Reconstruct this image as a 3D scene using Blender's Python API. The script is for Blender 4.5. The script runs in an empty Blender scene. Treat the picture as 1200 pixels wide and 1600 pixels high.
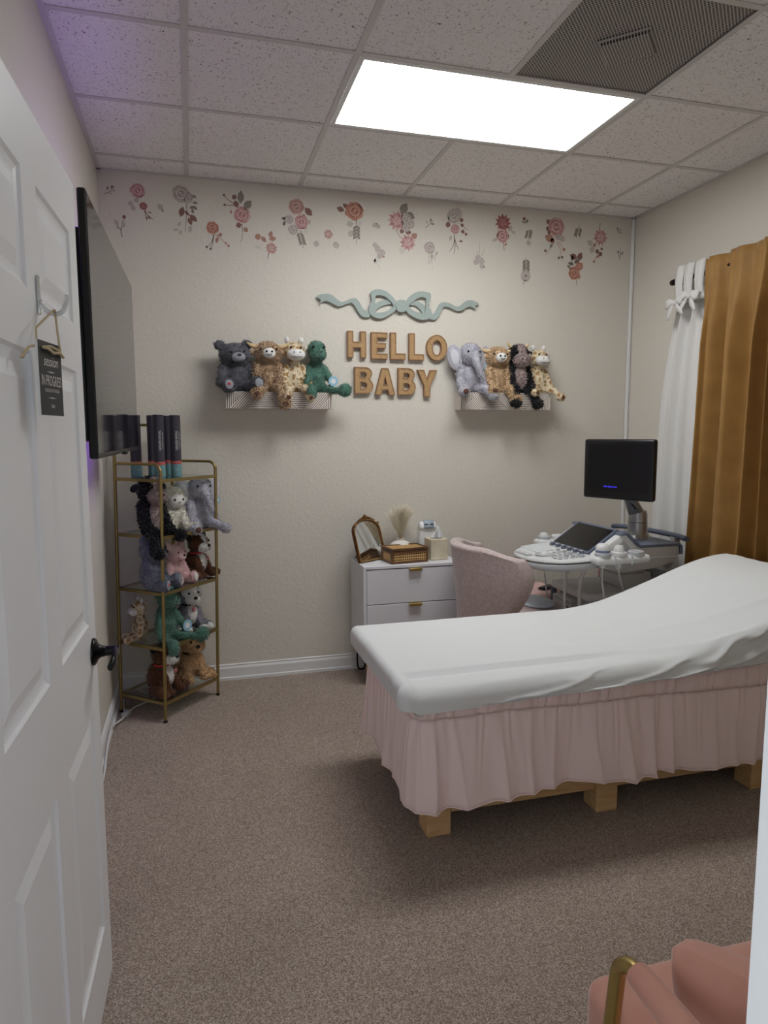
import bpy, bmesh, math, random
import numpy as np
from math import sin, cos, pi, radians
from mathutils import Vector, Matrix, Euler, noise

random.seed(7); np.random.seed(7)
scn = bpy.context.scene
COL = scn.collection

# ------------------------------------------------------------------ camera
F_PX = 1073.95
CAM = Vector((0.0, 0.0, 1.444))
R_ = Vector((0.9633789, -0.26813485, -0.00218912))
U_ = Vector((0.03247902, 0.10858186, 0.99355679))
D_ = Vector((0.26616951, 0.95724275, -0.11331423))
cam_data = bpy.data.cameras.new('camera')
cam_data.sensor_fit = 'HORIZONTAL'
cam_data.sensor_width = 36.0
cam_data.lens = F_PX * 36.0 / 1200.0
cam_data.clip_start = 0.01
cam = bpy.data.objects.new('camera', cam_data)
COL.objects.link(cam)
mw = Matrix((R_, U_, -D_)).transposed().to_4x4()
mw.translation = CAM
cam.matrix_world = mw
scn.camera = cam

# ------------------------------------------------------------------ world, exposure
w = bpy.data.worlds.new('world'); scn.world = w
w.use_nodes = True
bg = w.node_tree.nodes['Background']
bg.inputs[0].default_value = (0.80, 0.88, 1.0, 1)
bg.inputs[1].default_value = 0.70
scn.view_settings.view_transform = 'Standard'
scn.view_settings.look = 'None'
scn.view_settings.gamma = 1.0
scn.view_settings.use_curve_mapping = False
scn.view_settings.exposure = 1.38
PANEL_STRENGTH = 6.0
LED_STRENGTH = 13.0

# room dimensions
XL, XR, YB, YF, H = -0.435, 2.81, 4.034, 0.24, 2.823
T = 0.6096
GX, GY = 0.020, 3.824        # first ceiling grid lines

# ------------------------------------------------------------------ helpers
def srgb(c):
    out = []
    for v in c[:3]:
        v = v / 255.0
        out.append(v / 12.92 if v <= 0.04045 else ((v + 0.055) / 1.055) ** 2.4)
    return (*out, 1.0)

MATS = {}
def mat(name, rgb, rough=0.6, metal=0.0, var=None, bump=None, spec=0.5, sheen=0.0, coat=0.0, trans=0.0, emit=None, alpha=None):
    """var=(scale, rgb2) mixes a second colour with noise; bump=(scale, strength, distance)"""
    if name in MATS: return MATS[name]
    m = bpy.data.materials.new(name); m.use_nodes = True
    nt = m.node_tree; b = nt.nodes['Principled BSDF']
    b.inputs['Base Color'].default_value = srgb(rgb)
    b.inputs['Roughness'].default_value = rough
    b.inputs['Metallic'].default_value = metal
    b.inputs['Specular IOR Level'].default_value = spec
    if sheen: b.inputs['Sheen Weight'].default_value = sheen; b.inputs['Sheen Roughness'].default_value = 0.4
    if coat: b.inputs['Coat Weight'].default_value = coat
    if trans: b.inputs['Transmission Weight'].default_value = trans
    if emit: b.inputs['Emission Color'].default_value = srgb(emit[0]); b.inputs['Emission Strength'].default_value = emit[1]
    if var or bump:
        tc = nt.nodes.new('ShaderNodeTexCoord')
    if var:
        n = nt.nodes.new('ShaderNodeTexNoise'); n.inputs['Scale'].default_value = var[0]; n.inputs['Detail'].default_value = 4
        nt.links.new(tc.outputs['Object'], n.inputs['Vector'])
        r = nt.nodes.new('ShaderNodeValToRGB')
        r.color_ramp.elements[0].position = 0.38; r.color_ramp.elements[1].position = 0.62
        r.color_ramp.elements[0].color = srgb(rgb); r.color_ramp.elements[1].color = srgb(var[1])
        nt.links.new(n.outputs['Fac'], r.inputs['Fac']); nt.links.new(r.outputs['Color'], b.inputs['Base Color'])
    if bump:
        n = nt.nodes.new('ShaderNodeTexNoise'); n.inputs['Scale'].default_value = bump[0]; n.inputs['Detail'].default_value = 3
        nt.links.new(tc.outputs['Object'], n.inputs['Vector'])
        bp = nt.nodes.new('ShaderNodeBump'); bp.inputs['Strength'].default_value = bump[1]; bp.inputs['Distance'].default_value = bump[2]
        nt.links.new(n.outputs['Fac'], bp.inputs['Height']); nt.links.new(bp.outputs['Normal'], b.inputs['Normal'])
    MATS[name] = m
    return m

def nodes_of(name):
    m = bpy.data.materials.new(name); m.use_nodes = True
    nt = m.node_tree
    return m, nt, nt.nodes['Principled BSDF'], nt.nodes.new, nt.links.new

OFF = {}
def children_offset(parent):
    return OFF.get(parent.name, Vector((0, 0, 0))) if parent else Vector((0, 0, 0))

def tag(o, label=None, cat=None, group=None, kind=None):
    if label: o['label'] = label
    if cat: o['category'] = cat
    if group: o['group'] = group
    if kind: o['kind'] = kind
    return o

def thing(name, label, cat, loc=(0, 0, 0), rotz=0.0, group=None, world=False, kind=None):
    o = bpy.data.objects.new(name, None); COL.objects.link(o)
    o.empty_display_size = 0.05
    o.location = loc; o.rotation_euler = (0, 0, rotz)
    tag(o, label, cat, group, kind)
    if world: OFF[o.name] = Vector(loc)
    return o

class MB:
    def __init__(s): s.v = []; s.f = []; s.m = []
    def add(s, vs, fs, mi=0):
        b = len(s.v); s.v += [tuple(p) for p in vs]
        s.f += [tuple(i + b for i in f) for f in fs]; s.m += [mi] * len(fs); return s
    def box(s, c, d, R=None, mi=0):
        hx, hy, hz = d[0] / 2, d[1] / 2, d[2] / 2
        vs = [Vector((x, y, z)) for x in (-hx, hx) for y in (-hy, hy) for z in (-hz, hz)]
        if R is not None: vs = [R @ p for p in vs]
        c = Vector(c); vs = [p + c for p in vs]
        return s.add(vs, [(0, 1, 3, 2), (4, 6, 7, 5), (0, 4, 5, 1), (2, 3, 7, 6), (0, 2, 6, 4), (1, 5, 7, 3)], mi)
    def bx(s, x0, x1, y0, y1, z0, z1, mi=0):
        return s.box(((x0 + x1) / 2, (y0 + y1) / 2, (z0 + z1) / 2), (x1 - x0, y1 - y0, z1 - z0), None, mi)
    def rbox(s, c, d, r=0.01, seg=2, R=None, mi=0):
        bm = bmesh.new(); bmesh.ops.create_cube(bm, size=1)
        for v in bm.verts: v.co = Vector((v.co.x * d[0], v.co.y * d[1], v.co.z * d[2]))
        bmesh.ops.bevel(bm, geom=bm.edges[:], offset=min(r, min(d) * 0.49), segments=seg, affect='EDGES', profile=0.5)
        bm.verts.index_update()
        c = Vector(c)
        vs = [((R @ v.co) if R is not None else v.co) + c for v in bm.verts]
        fs = [[v.index for v in f.verts] for f in bm.faces]
        bm.free(); return s.add(vs, fs, mi)
    def tube(s, path, r, n=8, closed=False, caps=True, mi=0):
        path = [Vector(p) for p in path]; k = len(path)
        rs = r if isinstance(r, (list, tuple)) else [r] * k
        tang = []
        for i in range(k):
            if closed: t = path[(i + 1) % k] - path[i - 1]
            else: t = path[min(i + 1, k - 1)] - path[max(i - 1, 0)]
            tang.append(t.normalized())
        ref = Vector((0, 0, 1)) if abs(tang[0].z) < 0.9 else Vector((1, 0, 0))
        a = tang[0].cross(ref).normalized()
        vs = []
        for i in range(k):
            a = (a - tang[i] * a.dot(tang[i])).normalized(); b = tang[i].cross(a)
            for j in range(n):
                q = 2 * pi * j / n
                vs.append(path[i] + (a * cos(q) + b * sin(q)) * rs[i])
        fs = []
        for i in range(k if closed else k - 1):
            i2 = (i + 1) % k
            for j in range(n):
                j2 = (j + 1) % n
                fs.append((i * n + j, i * n + j2, i2 * n + j2, i2 * n + j))
        if caps and not closed:
            fs.append(tuple(reversed(range(n)))); fs.append(tuple((k - 1) * n + j for j in range(n)))
        return s.add(vs, fs, mi)
    def cyl(s, p0, p1, r0, r1=None, n=16, mi=0):
        return s.tube([p0, p1], [r0, r0 if r1 is None else r1], n, mi=mi)
    def lathe(s, prof, c=(0, 0, 0), n=24, R=None, mi=0):
        c = Vector(c); vs = []
        for (r, z) in prof:
            for j in range(n):
                q = 2 * pi * j / n; p = Vector((r * cos(q), r * sin(q), z))
                vs.append((R @ p if R is not None else p) + c)
        fs = []
        for i in range(len(prof) - 1):
            for j in range(n):
                j2 = (j + 1) % n; fs.append((i * n + j, i * n + j2, (i + 1) * n + j2, (i + 1) * n + j))
        if prof[0][0] > 1e-6: fs.append(tuple(reversed(range(n))))
        if prof[-1][0] > 1e-6: fs.append(tuple((len(prof) - 1) * n + j for j in range(n)))
        return s.add(vs, fs, mi)
    def ell(s, c, r, nu=14, nv=10, R=None, mi=0):
        c = Vector(c)
        if not isinstance(r, (tuple, list)): r = (r, r, r)
        vs = [Vector((0, 0, -r[2]))]
        for i in range(1, nv):
            t = -pi / 2 + pi * i / nv
            for j in range(nu):
                q = 2 * pi * j / nu; vs.append(Vector((r[0] * cos(t) * cos(q), r[1] * cos(t) * sin(q), r[2] * sin(t))))
        vs.append(Vector((0, 0, r[2])))
        if R is not None: vs = [R @ p for p in vs]
        vs = [p + c for p in vs]
        fs = [(0, 1 + (j + 1) % nu, 1 + j) for j in range(nu)]
        for i in range(nv - 2):
            for j in range(nu):
                a = 1 + i * nu; b = a + nu; j2 = (j + 1) % nu; fs.append((a + j, a + j2, b + j2, b + j))
        a = 1 + (nv - 2) * nu; fs += [(a + j, a + (j + 1) % nu, len(vs) - 1) for j in range(nu)]
        return s.add(vs, fs, mi)
    def prism(s, poly, fn0, fn1, mi=0):
        """poly of 2D points, fn0/fn1 map (u,v) to the back and front 3D points"""
        n = len(poly)
        vs = [fn0(*p) for p in poly] + [fn1(*p) for p in poly]
        fs = [tuple(reversed(range(n))), tuple(range(n, 2 * n))] + [(i, (i + 1) % n, n + (i + 1) % n, n + i) for i in range(n)]
        return s.add(vs, fs, mi)
    def grid(s, P, cu=False, cv=False, mi=0):
        nu, nv = len(P), len(P[0])
        vs = [p for row in P for p in row]; fs = []
        for i in range(nu if cu else nu - 1):
            for j in range(nv if cv else nv - 1):
                i2 = (i + 1) % nu; j2 = (j + 1) % nv
                fs.append((i * nv + j, i2 * nv + j, i2 * nv + j2, i * nv + j2))
        return s.add(vs, fs, mi)
    def build(s, name, mats, parent=None, smooth=False, origin=None, fix=True):
        me = bpy.data.meshes.new(name)
        off = children_offset(parent)
        vs = s.v
        if parent is None:
            A = np.array(vs); lo, hi = A.min(0), A.max(0)
            off = Vector(origin) if origin is not None else Vector(((lo[0] + hi[0]) / 2, (lo[1] + hi[1]) / 2, lo[2]))
        vs = [(p[0] - off[0], p[1] - off[1], p[2] - off[2]) for p in vs]
        me.from_pydata(vs, [], s.f)
        if not isinstance(mats, (list, tuple)): mats = [mats]
        for m in mats: me.materials.append(m)
        if len(mats) > 1: me.polygons.foreach_set('material_index', s.m)
        if fix:
            bm = bmesh.new(); bm.from_mesh(me); bmesh.ops.recalc_face_normals(bm, faces=bm.faces[:]); bm.to_mesh(me); bm.free()
        if smooth is True: me.polygons.foreach_set('use_smooth', [True] * len(me.polygons))
        elif smooth:
            me.polygons.foreach_set('use_smooth', [True] * len(me.polygons)); me.set_sharp_from_angle(angle=radians(smooth))
        me.update()
        o = bpy.data.objects.new(name, me); COL.objects.link(o)
        if parent: o.parent = parent; OFF[o.name] = children_offset(parent)
        else: o.location = off; OFF[o.name] = Vector(off)
        return o

def link_mesh(name, me, parent, loc=(0, 0, 0), rot=(0, 0, 0), scale=(1, 1, 1)):
    o = bpy.data.objects.new(name, me); COL.objects.link(o); o.parent = parent
    o.location = Vector(loc) - children_offset(parent); o.rotation_euler = rot; o.scale = scale
    return o

def copy_tree(o, parent=None):
    c = o.copy(); COL.objects.link(c); c.parent = parent
    for ch in list(o.children): copy_tree(ch, c)
    return c

def cat_rom(pts, k=4, closed=True):
    P = [np.array(p, float) for p in pts]; n = len(P); out = []
    rng = range(n if closed else n - 1)
    for i in rng:
        p0 = P[(i - 1) % n] if closed or i > 0 else P[i]
        p1 = P[i]; p2 = P[(i + 1) % n]
        p3 = P[(i + 2) % n] if closed or i + 2 < n else p2
        for j in range(k):
            t = j / k
            out.append(0.5 * ((2 * p1) + (-p0 + p2) * t + (2 * p0 - 5 * p1 + 4 * p2 - p3) * t * t + (-p0 + 3 * p1 - 3 * p2 + p3) * t ** 3))
    if not closed: out.append(P[-1])
    return [tuple(q) for q in out]

def flat_shape(outlines, t0, t1, fn):
    """filled 2D outlines (first outer, others holes) extruded from t0 to t1; fn(u,v,t)->3D. Returns MB"""
    cu = bpy.data.curves.new('tmp', 'CURVE'); cu.dimensions = '2D'; cu.fill_mode = 'BOTH'; cu.extrude = 0.5
    for ol in outlines:
        sp = cu.splines.new('POLY'); sp.points.add(len(ol) - 1)
        for p, q in zip(sp.points, ol): p.co = (q[0], q[1], 0, 1)
        sp.use_cyclic_u = True
    o = bpy.data.objects.new('tmp', cu); COL.objects.link(o)
    dg = bpy.context.evaluated_depsgraph_get(); e = o.evaluated_get(dg); me = e.to_mesh()
    mb = MB()
    mb.add([fn(v.co.x, v.co.y, t0 if v.co.z < 0 else t1) for v in me.vertices], [tuple(p.vertices) for p in me.polygons])
    e.to_mesh_clear(); bpy.data.objects.remove(o); bpy.data.curves.remove(cu)
    return mb

def text_mb(body, size, fn, shear=0.0, width=None, depth=0.0):
    """text centred at (0,0); fn(u,v)->3D"""
    cu = bpy.data.curves.new('tmp', 'FONT'); cu.body = body; cu.size = size; cu.align_x = 'CENTER'; cu.align_y = 'CENTER'
    cu.shear = shear; cu.resolution_u = 3
    o = bpy.data.objects.new('tmp', cu); COL.objects.link(o)
    dg = bpy.context.evaluated_depsgraph_get(); e = o.evaluated_get(dg); me = e.to_mesh()
    co = [v.co.copy() for v in me.vertices]
    sx = 1.0
    if width and co:
        ww = max(c.x for c in co) - min(c.x for c in co); sx = width / ww
    mb = MB(); mb.add([fn(c.x * sx, c.y) for c in co], [tuple(p.vertices) for p in me.polygons])
    e.to_mesh_clear(); bpy.data.objects.remove(o); bpy.data.curves.remove(cu)
    return mb

def at_y(px, py, y):
    """point of the plane y seen at a photograph pixel: used to survey the wall decor"""
    d = D_ + R_ * ((px - 600) / F_PX) - U_ * ((py - 800) / F_PX)
    return CAM + d * (y / d.y)

def fbm(x, y, z=0.0, o=3):
    return noise.fractal(Vector((x, y, z)), 1.0, 2.0, o, noise_basis='PERLIN_ORIGINAL')

def sm(a, b, x):
    t = min(1, max(0, (x - a) / (b - a))); return t * t * (3 - 2 * t)

# ------------------------------------------------------------------ materials
def wall_mat():
    m, nt, b, N, L = nodes_of('wall_paint')
    b.inputs['Base Color'].default_value = srgb((218, 212, 200)); b.inputs['Roughness'].default_value = 0.62
    b.inputs['Specular IOR Level'].default_value = 0.3
    tc = N('ShaderNodeTexCoord')
    n1 = N('ShaderNodeTexNoise'); n1.inputs['Scale'].default_value = 45; n1.inputs['Detail'].default_value = 3; n1.inputs['Distortion'].default_value = 0.6
    n2 = N('ShaderNodeTexNoise'); n2.inputs['Scale'].default_value = 9; n2.inputs['Detail'].default_value = 2
    L(tc.outputs['Object'], n1.inputs['Vector']); L(tc.outputs['Object'], n2.inputs['Vector'])
    r = N('ShaderNodeValToRGB'); r.color_ramp.elements[0].position = 0.5; r.color_ramp.elements[1].position = 0.62
    L(n1.outputs['Fac'], r.inputs['Fac'])
    mx = N('ShaderNodeMath'); mx.operation = 'MULTIPLY'; L(r.outputs['Color'], mx.inputs[0]); L(n2.outputs['Fac'], mx.inputs[1])
    bp = N('ShaderNodeBump'); bp.inputs['Strength'].default_value = 0.35; bp.inputs['Distance'].default_value = 0.004
    L(mx.outputs[0], bp.inputs['Height']); L(bp.outputs['Normal'], b.inputs['Normal'])
    return m
M_WALL = wall_mat()

def carpet_mat():
    m, nt, b, N, L = nodes_of('carpet')
    b.inputs['Roughness'].default_value = 0.95; b.inputs['Specular IOR Level'].default_value = 0.1
    b.inputs['Sheen Weight'].default_value = 0.15
    tc = N('ShaderNodeTexCoord')
    v = N('ShaderNodeTexVoronoi'); v.inputs['Scale'].default_value = 330
    n = N('ShaderNodeTexNoise'); n.inputs['Scale'].default_value = 230; n.inputs['Detail'].default_value = 3
    n3 = N('ShaderNodeTexNoise'); n3.inputs['Scale'].default_value = 2.5; n3.inputs['Detail'].default_value = 2
    for q in (v, n, n3): L(tc.outputs['Object'], q.inputs['Vector'])
    r = N('ShaderNodeValToRGB')
    cr = r.color_ramp; cr.elements[0].position = 0.1; cr.elements[1].position = 0.95
    cr.elements[0].color = srgb((104, 90, 82)); cr.elements[1].color = srgb((226, 212, 200))
    e = cr.elements.new(0.45); e.color = srgb((156, 138, 124))
    sep = N('ShaderNodeSeparateColor'); L(v.outputs['Color'], sep.inputs[0])
    mx = N('ShaderNodeMix'); mx.data_type = 'FLOAT'; mx.inputs[0].default_value = 0.5
    L(sep.outputs[0], mx.inputs[2]); L(n.outputs['Fac'], mx.inputs[3])
    L(mx.outputs[0], r.inputs['Fac'])
    hs = N('ShaderNodeMix'); hs.data_type = 'RGBA'; hs.blend_type = 'MULTIPLY'; hs.inputs[0].default_value = 0.22
    L(r.outputs['Color'], hs.inputs[6])
    r2 = N('ShaderNodeValToRGB'); r2.color_ramp.elements[0].color = (0.6, 0.58, 0.56, 1); r2.color_ramp.elements[1].color = (1, 1, 1, 1)
    r2.color_ramp.elements[0].position = 0.35; r2.color_ramp.elements[1].position = 0.65
    L(n3.outputs['Fac'], r2.inputs['Fac']); L(r2.outputs['Color'], hs.inputs[7])
    L(hs.outputs[2], b.inputs['Base Color'])
    bp = N('ShaderNodeBump'); bp.inputs['Strength'].default_value = 0.9; bp.inputs['Distance'].default_value = 0.004
    L(mx.outputs[0], bp.inputs['Height']); L(bp.outputs['Normal'], b.inputs['Normal'])
    return m
M_CARPET = carpet_mat()

def tile_mat():
    m, nt, b, N, L = nodes_of('ceiling_tile_fissured')
    b.inputs['Roughness'].default_value = 0.9; b.inputs['Specular IOR Level'].default_value = 0.1
    tc = N('ShaderNodeTexCoord')
    oi = N('ShaderNodeObjectInfo')
    mp = N('ShaderNodeVectorMath'); mp.operation = 'ADD'
    L(tc.outputs['Object'], mp.inputs[0]); L(oi.outputs['Random'], mp.inputs[1])
    v = N('ShaderNodeTexNoise'); v.inputs['Scale'].default_value = 115; v.inputs['Detail'].default_value = 1.5; v.inputs['Distortion'].default_value = 1.6
    L(mp.outputs[0], v.inputs['Vector'])
    r = N('ShaderNodeValToRGB'); cr = r.color_ramp
    cr.elements[0].position = 0.30; cr.elements[0].color = srgb((70, 62, 60)); cr.elements[1].position = 0.37; cr.elements[1].color = srgb((238, 234, 232))
    L(v.outputs['Fac'], r.inputs['Fac']); L(r.outputs['Color'], b.inputs['Base Color'])
    bp = N('ShaderNodeBump'); bp.inputs['Strength'].default_value = 0.5; bp.inputs['Distance'].default_value = 0.003
    L(r.outputs['Color'], bp.inputs['Height']); L(bp.outputs['Normal'], b.inputs['Normal'])
    return m
M_TILE = tile_mat()

M_WHITE = mat('white_paint', (226, 226, 224), 0.4, bump=(120, 0.06, 0.002))
M_DOOR = mat('white_door_paint', (238, 239, 241), 0.38, bump=(60, 0.05, 0.002))
M_BASE = mat('white_baseboard', (228, 228, 226), 0.4)
M_GRIDBAR = mat('ceiling_grid_metal', (205, 200, 197), 0.5)
M_BLACK = mat('black_plastic', (14, 14, 16), 0.35)
M_BLACKM = mat('black_metal', (16, 15, 18), 0.3, 0.6)
M_GOLD = mat('gold_metal', (158, 138, 88), 0.38, 0.8)
M_BRASS = mat('brass_metal', (182, 160, 100), 0.3, 0.9)
M_GLASS = mat('clear_glass', (230, 240, 235), 0.03, trans=1.0)
M_PINKVELVET = mat('pink_velvet', (208, 152, 134), 0.75, sheen=0.6, var=(7, (198, 140, 122)), bump=(300, 0.12, 0.001))
M_CHAIR = mat('dusty_pink_chenille', (208, 192, 188), 0.9, sheen=0.4, var=(60, (194, 175, 171)), bump=(220, 0.3, 0.002))
M_SKIRT = mat('pink_cotton', (252, 230, 226), 0.8, sheen=0.15, bump=(400, 0.1, 0.001))
M_SHEET = mat('white_sheet', (228, 230, 229), 0.7, bump=(300, 0.05, 0.001))
M_MUSTARD = mat('mustard_velvet', (160, 119, 58), 0.66, sheen=0.4, var=(9, (149, 108, 50)), bump=(250, 0.12, 0.001))
M_WCURT = mat('white_linen', (226, 224, 220), 0.85, bump=(300, 0.15, 0.001))
def wood_mat(name, a, c, scale=(3, 3, 30)):
    m, nt, b, N, L = nodes_of(name)
    tc = N('ShaderNodeTexCoord'); mp = N('ShaderNodeMapping'); mp.inputs['Scale'].default_value = scale
    n = N('ShaderNodeTexNoise'); n.inputs['Scale'].default_value = 3; n.inputs['Detail'].default_value = 5; n.inputs['Distortion'].default_value = 0.8
    r = N('ShaderNodeValToRGB'); r.color_ramp.elements[0].position = 0.3; r.color_ramp.elements[1].position = 0.7
    r.color_ramp.elements[0].color = srgb(a); r.color_ramp.elements[1].color = srgb(c)
    L(tc.outputs['Object'], mp.inputs[0]); L(mp.outputs[0], n.inputs['Vector']); L(n.outputs['Fac'], r.inputs['Fac']); L(r.outputs['Color'], b.inputs['Base Color'])
    b.inputs['Roughness'].default_value = 0.55
    return m
M_PINE = wood_mat('pine_wood', (224, 188, 138), (202, 160, 108), (2, 12, 12))
M_WALNUT = wood_mat('brown_wood', (118, 82, 50), (88, 60, 36), (4, 14, 14))
M_SHELFW = mat('white_washed_wood', (222, 212, 202), 0.6)
M_GROOVE = mat('dark_groove', (86, 70, 62), 0.8)

def weave_mat(name, a, c, s=180, dark=(70, 44, 24)):
    m, nt, b, N, L = nodes_of(name)
    tc = N('ShaderNodeTexCoord')
    br = N('ShaderNodeTexChecker'); br.inputs['Scale'].default_value = s
    br.inputs['Color1'].default_value = srgb(a); br.inputs['Color2'].default_value = srgb(c)
    n = N('ShaderNodeTexNoise'); n.inputs['Scale'].default_value = 90; n.inputs['Detail'].default_value = 2
    mp = N('ShaderNodeMapping'); mp.inputs['Scale'].default_value = (1, 1, 4)
    L(tc.outputs['Object'], br.inputs['Vector']); L(tc.outputs['Object'], mp.inputs[0]); L(mp.outputs[0], n.inputs['Vector'])
    r = N('ShaderNodeValToRGB'); r.color_ramp.elements[0].position = 0.33; r.color_ramp.elements[1].position = 0.45
    r.color_ramp.elements[0].color = srgb(dark); r.color_ramp.elements[1].color = (1, 1, 1, 1)
    L(n.outputs['Fac'], r.inputs['Fac'])
    mx = N('ShaderNodeMix'); mx.data_type = 'RGBA'; mx.blend_type = 'MULTIPLY'; mx.inputs[0].default_value = 0.75
    L(br.outputs['Color'], mx.inputs[6]); L(r.outputs['Color'], mx.inputs[7]); L(mx.outputs[2], b.inputs['Base Color'])
    b.inputs['Roughness'].default_value = 0.7
    bp = N('ShaderNodeBump'); bp.inputs['Strength'].default_value = 0.5; bp.inputs['Distance'].default_value = 0.002
    L(br.outputs['Fac'], bp.inputs['Height']); L(bp.outputs['Normal'], b.inputs['Normal'])
    return m
M_RATTAN = weave_mat('rattan_weave', (200, 164, 116), (174, 138, 94), 260)
M_RATRIM = mat('rattan_rim', (156, 118, 80), 0.6)
M_CANE = mat('cane', (206, 168, 112), 0.6)

# ================================================================== SETTING
def struct(o): o['kind'] = 'structure'; return o
floor = MB(); floor.bx(XL - 0.12, XR + 0.12, -1.3, YB + 0.12, -0.1, 0.0); struct(floor.build('floor', M_CARPET))
b = MB(); b.bx(XL - 0.12, XR + 0.12, YB, YB + 0.12, 0, H + 0.15); struct(b.build('wall_back', M_WALL, origin=(0, YB, 0)))
b = MB(); b.bx(XL - 0.12, XL, YF - 0.12, YB, 0, H + 0.15); struct(b.build('wall_left', M_WALL, origin=(XL, 0, 0)))
b = MB(); b.bx(XR, XR + 0.12, YF - 0.12, YB, 0, H + 0.15); struct(b.build('wall_right', M_WALL, origin=(XR, 0, 0)))
b = MB(); b.bx(0.285, XR, YF - 0.12, YF, 0, H + 0.15); b.bx(XL, 0.285, YF - 0.12, YF, 2.08, H + 0.15)
b.bx(XL, -0.305, YF - 0.12, 0.93, 0, H + 0.15)
struct(b.build('wall_front', M_WALL, origin=(0, YF, 0)))
# white jamb on the latch side of the doorway
b = MB(); b.rbox((0.2735, YF - 0.06, 1.03), (0.023, 0.16, 2.06), 0.003, 1); b.rbox((0.308, YF + 0.008, 1.03), (0.07, 0.016, 2.06), 0.004, 1)
struct(b.build('trim_1', M_WHITE))

def baseboard(name, p0, p1, nrm):
    p0, p1, n = Vector(p0), Vector(p1), Vector(nrm)
    prof = [(0, 0), (0.02, 0), (0.02, 0.016), (0.013, 0.02), (0.013, 0.07), (0.006, 0.083), (0.008, 0.09), (0, 0.095)]
    P = [[p + n * a + Vector((0, 0, z)) for (a, z) in prof] for p in (p0, p1)]
    mb = MB(); mb.grid(P, cv=True); k = len(prof); mb.f += [tuple(range(k)), tuple(range(k, 2 * k))]; mb.m += [0, 0]
    return struct(mb.build(name, M_BASE))
baseboard('baseboard_back', (XL, YB, 0), (XR, YB, 0), (0, -1, 0))
baseboard('baseboard_left', (XL, 0.93, 0), (XL, YB - 0.02, 0), (1, 0, 0))
baseboard('baseboard_right', (XR, YF, 0), (XR, YB - 0.02, 0), (-1, 0, 0))
# cable cover in the corner and next to the curtain
b = MB(); b.rbox((2.797, YB - 0.011, H / 2 + 0.04), (0.02, 0.02, H - 0.09), 0.004, 1); struct(b.build('trim_2', M_BASE))
b = MB(); b.rbox((XR - 0.006, 3.706, 0.75), (0.012, 0.016, 1.13), 0.003, 1); struct(b.build('trim_3', M_BASE))

# ---- ceiling: slab, grid bars and tiles
ceil = MB(); ceil.bx(XL - 0.12, XR + 0.12, YF - 0.12, YB + 0.12, H + 0.05, H + 0.12)
ceil = struct(ceil.build('ceiling', mat('plenum_grey', (90, 88, 86), 0.9), origin=(0, 0, H)))
xs = [XL] + [GX + T * k for k in range(-1, 6) if XL < GX + T * k < XR] + [XR]
ys = [YF] + [GY - T * k for k in range(6, -1, -1) if YF < GY - T * k < YB] + [YB]
xs = sorted(set(xs)); ys = sorted(set(ys))
def cell(i, j): return xs[i], xs[i + 1], ys[j], ys[j + 1]
LX0, LX1, LY0, LY1 = GX + T, GX + 3 * T, GY - 2 * T, GY - T
VX0, VX1, VY0, VY1 = GX + 2 * T, GX + 3 * T, GY - 3 * T, GY - 2 * T
tile_cache = {}
for i in range(len(xs) - 1):
    for j in range(len(ys) - 1):
        x0, x1, y0, y1 = cell(i, j); cx, cy = (x0 + x1) / 2, (y0 + y1) / 2
        if (LX0 < cx < LX1 and LY0 < cy < LY1) or (VX0 < cx < VX1 and VY0 < cy < VY1): continue
        key = (round(x1 - x0, 3), round(y1 - y0, 3))
        if key not in tile_cache:
            mb = MB(); mb.rbox((0, 0, 0.009), (key[0] - 0.014, key[1] - 0.014, 0.016), 0.003, 1)
            o = mb.build('ceiling_tile', M_TILE, ceil); tile_cache[key] = o.data
            o.location = Vector((cx, cy, H)) - Vector((0, 0, 0)); o.location = (cx, cy, 0)
            me = o.data; me.transform(Matrix.Translation((0, 0, H)))
        else:
            link_mesh('ceiling_tile', tile_cache[key], ceil, (cx, cy, H))
for x in xs[1:-1]:
    segs = [(YF, YB)]
    if abs(x - (GX + 2 * T)) < 0.01: segs = [(YF, LY0), (LY1, YB)]
    for (a, c) in segs:
        b = MB(); b.bx(x - 0.012, x + 0.012, a, c, H - 0.003, H + 0.0005); b.bx(x - 0.002, x + 0.002, a, c, H, H + 0.035); b.build('grid_bar', M_GRIDBAR, ceil)
for y in ys[1:-1]:
    for i in range(len(xs) - 1):
        b = MB(); b.bx(xs[i] + 0.0, xs[i + 1], y - 0.012, y + 0.012, H - 0.0028, H + 0.0005); b.bx(xs[i], xs[i + 1], y - 0.002, y + 0.002, H, H + 0.03); b.build('grid_bar', M_GRIDBAR, ceil)
for (x0, x1, y0, y1) in ((XL, XL + 0.022, YF, YB), (XR - 0.022, XR, YF, YB), (XL, XR, YB - 0.022, YB), (XL, XR, YF, YF + 0.022)):
    b = MB(); b.bx(x0, x1, y0, y1, H - 0.003, H); b.build('wall_angle', M_GRIDBAR, ceil)

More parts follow.
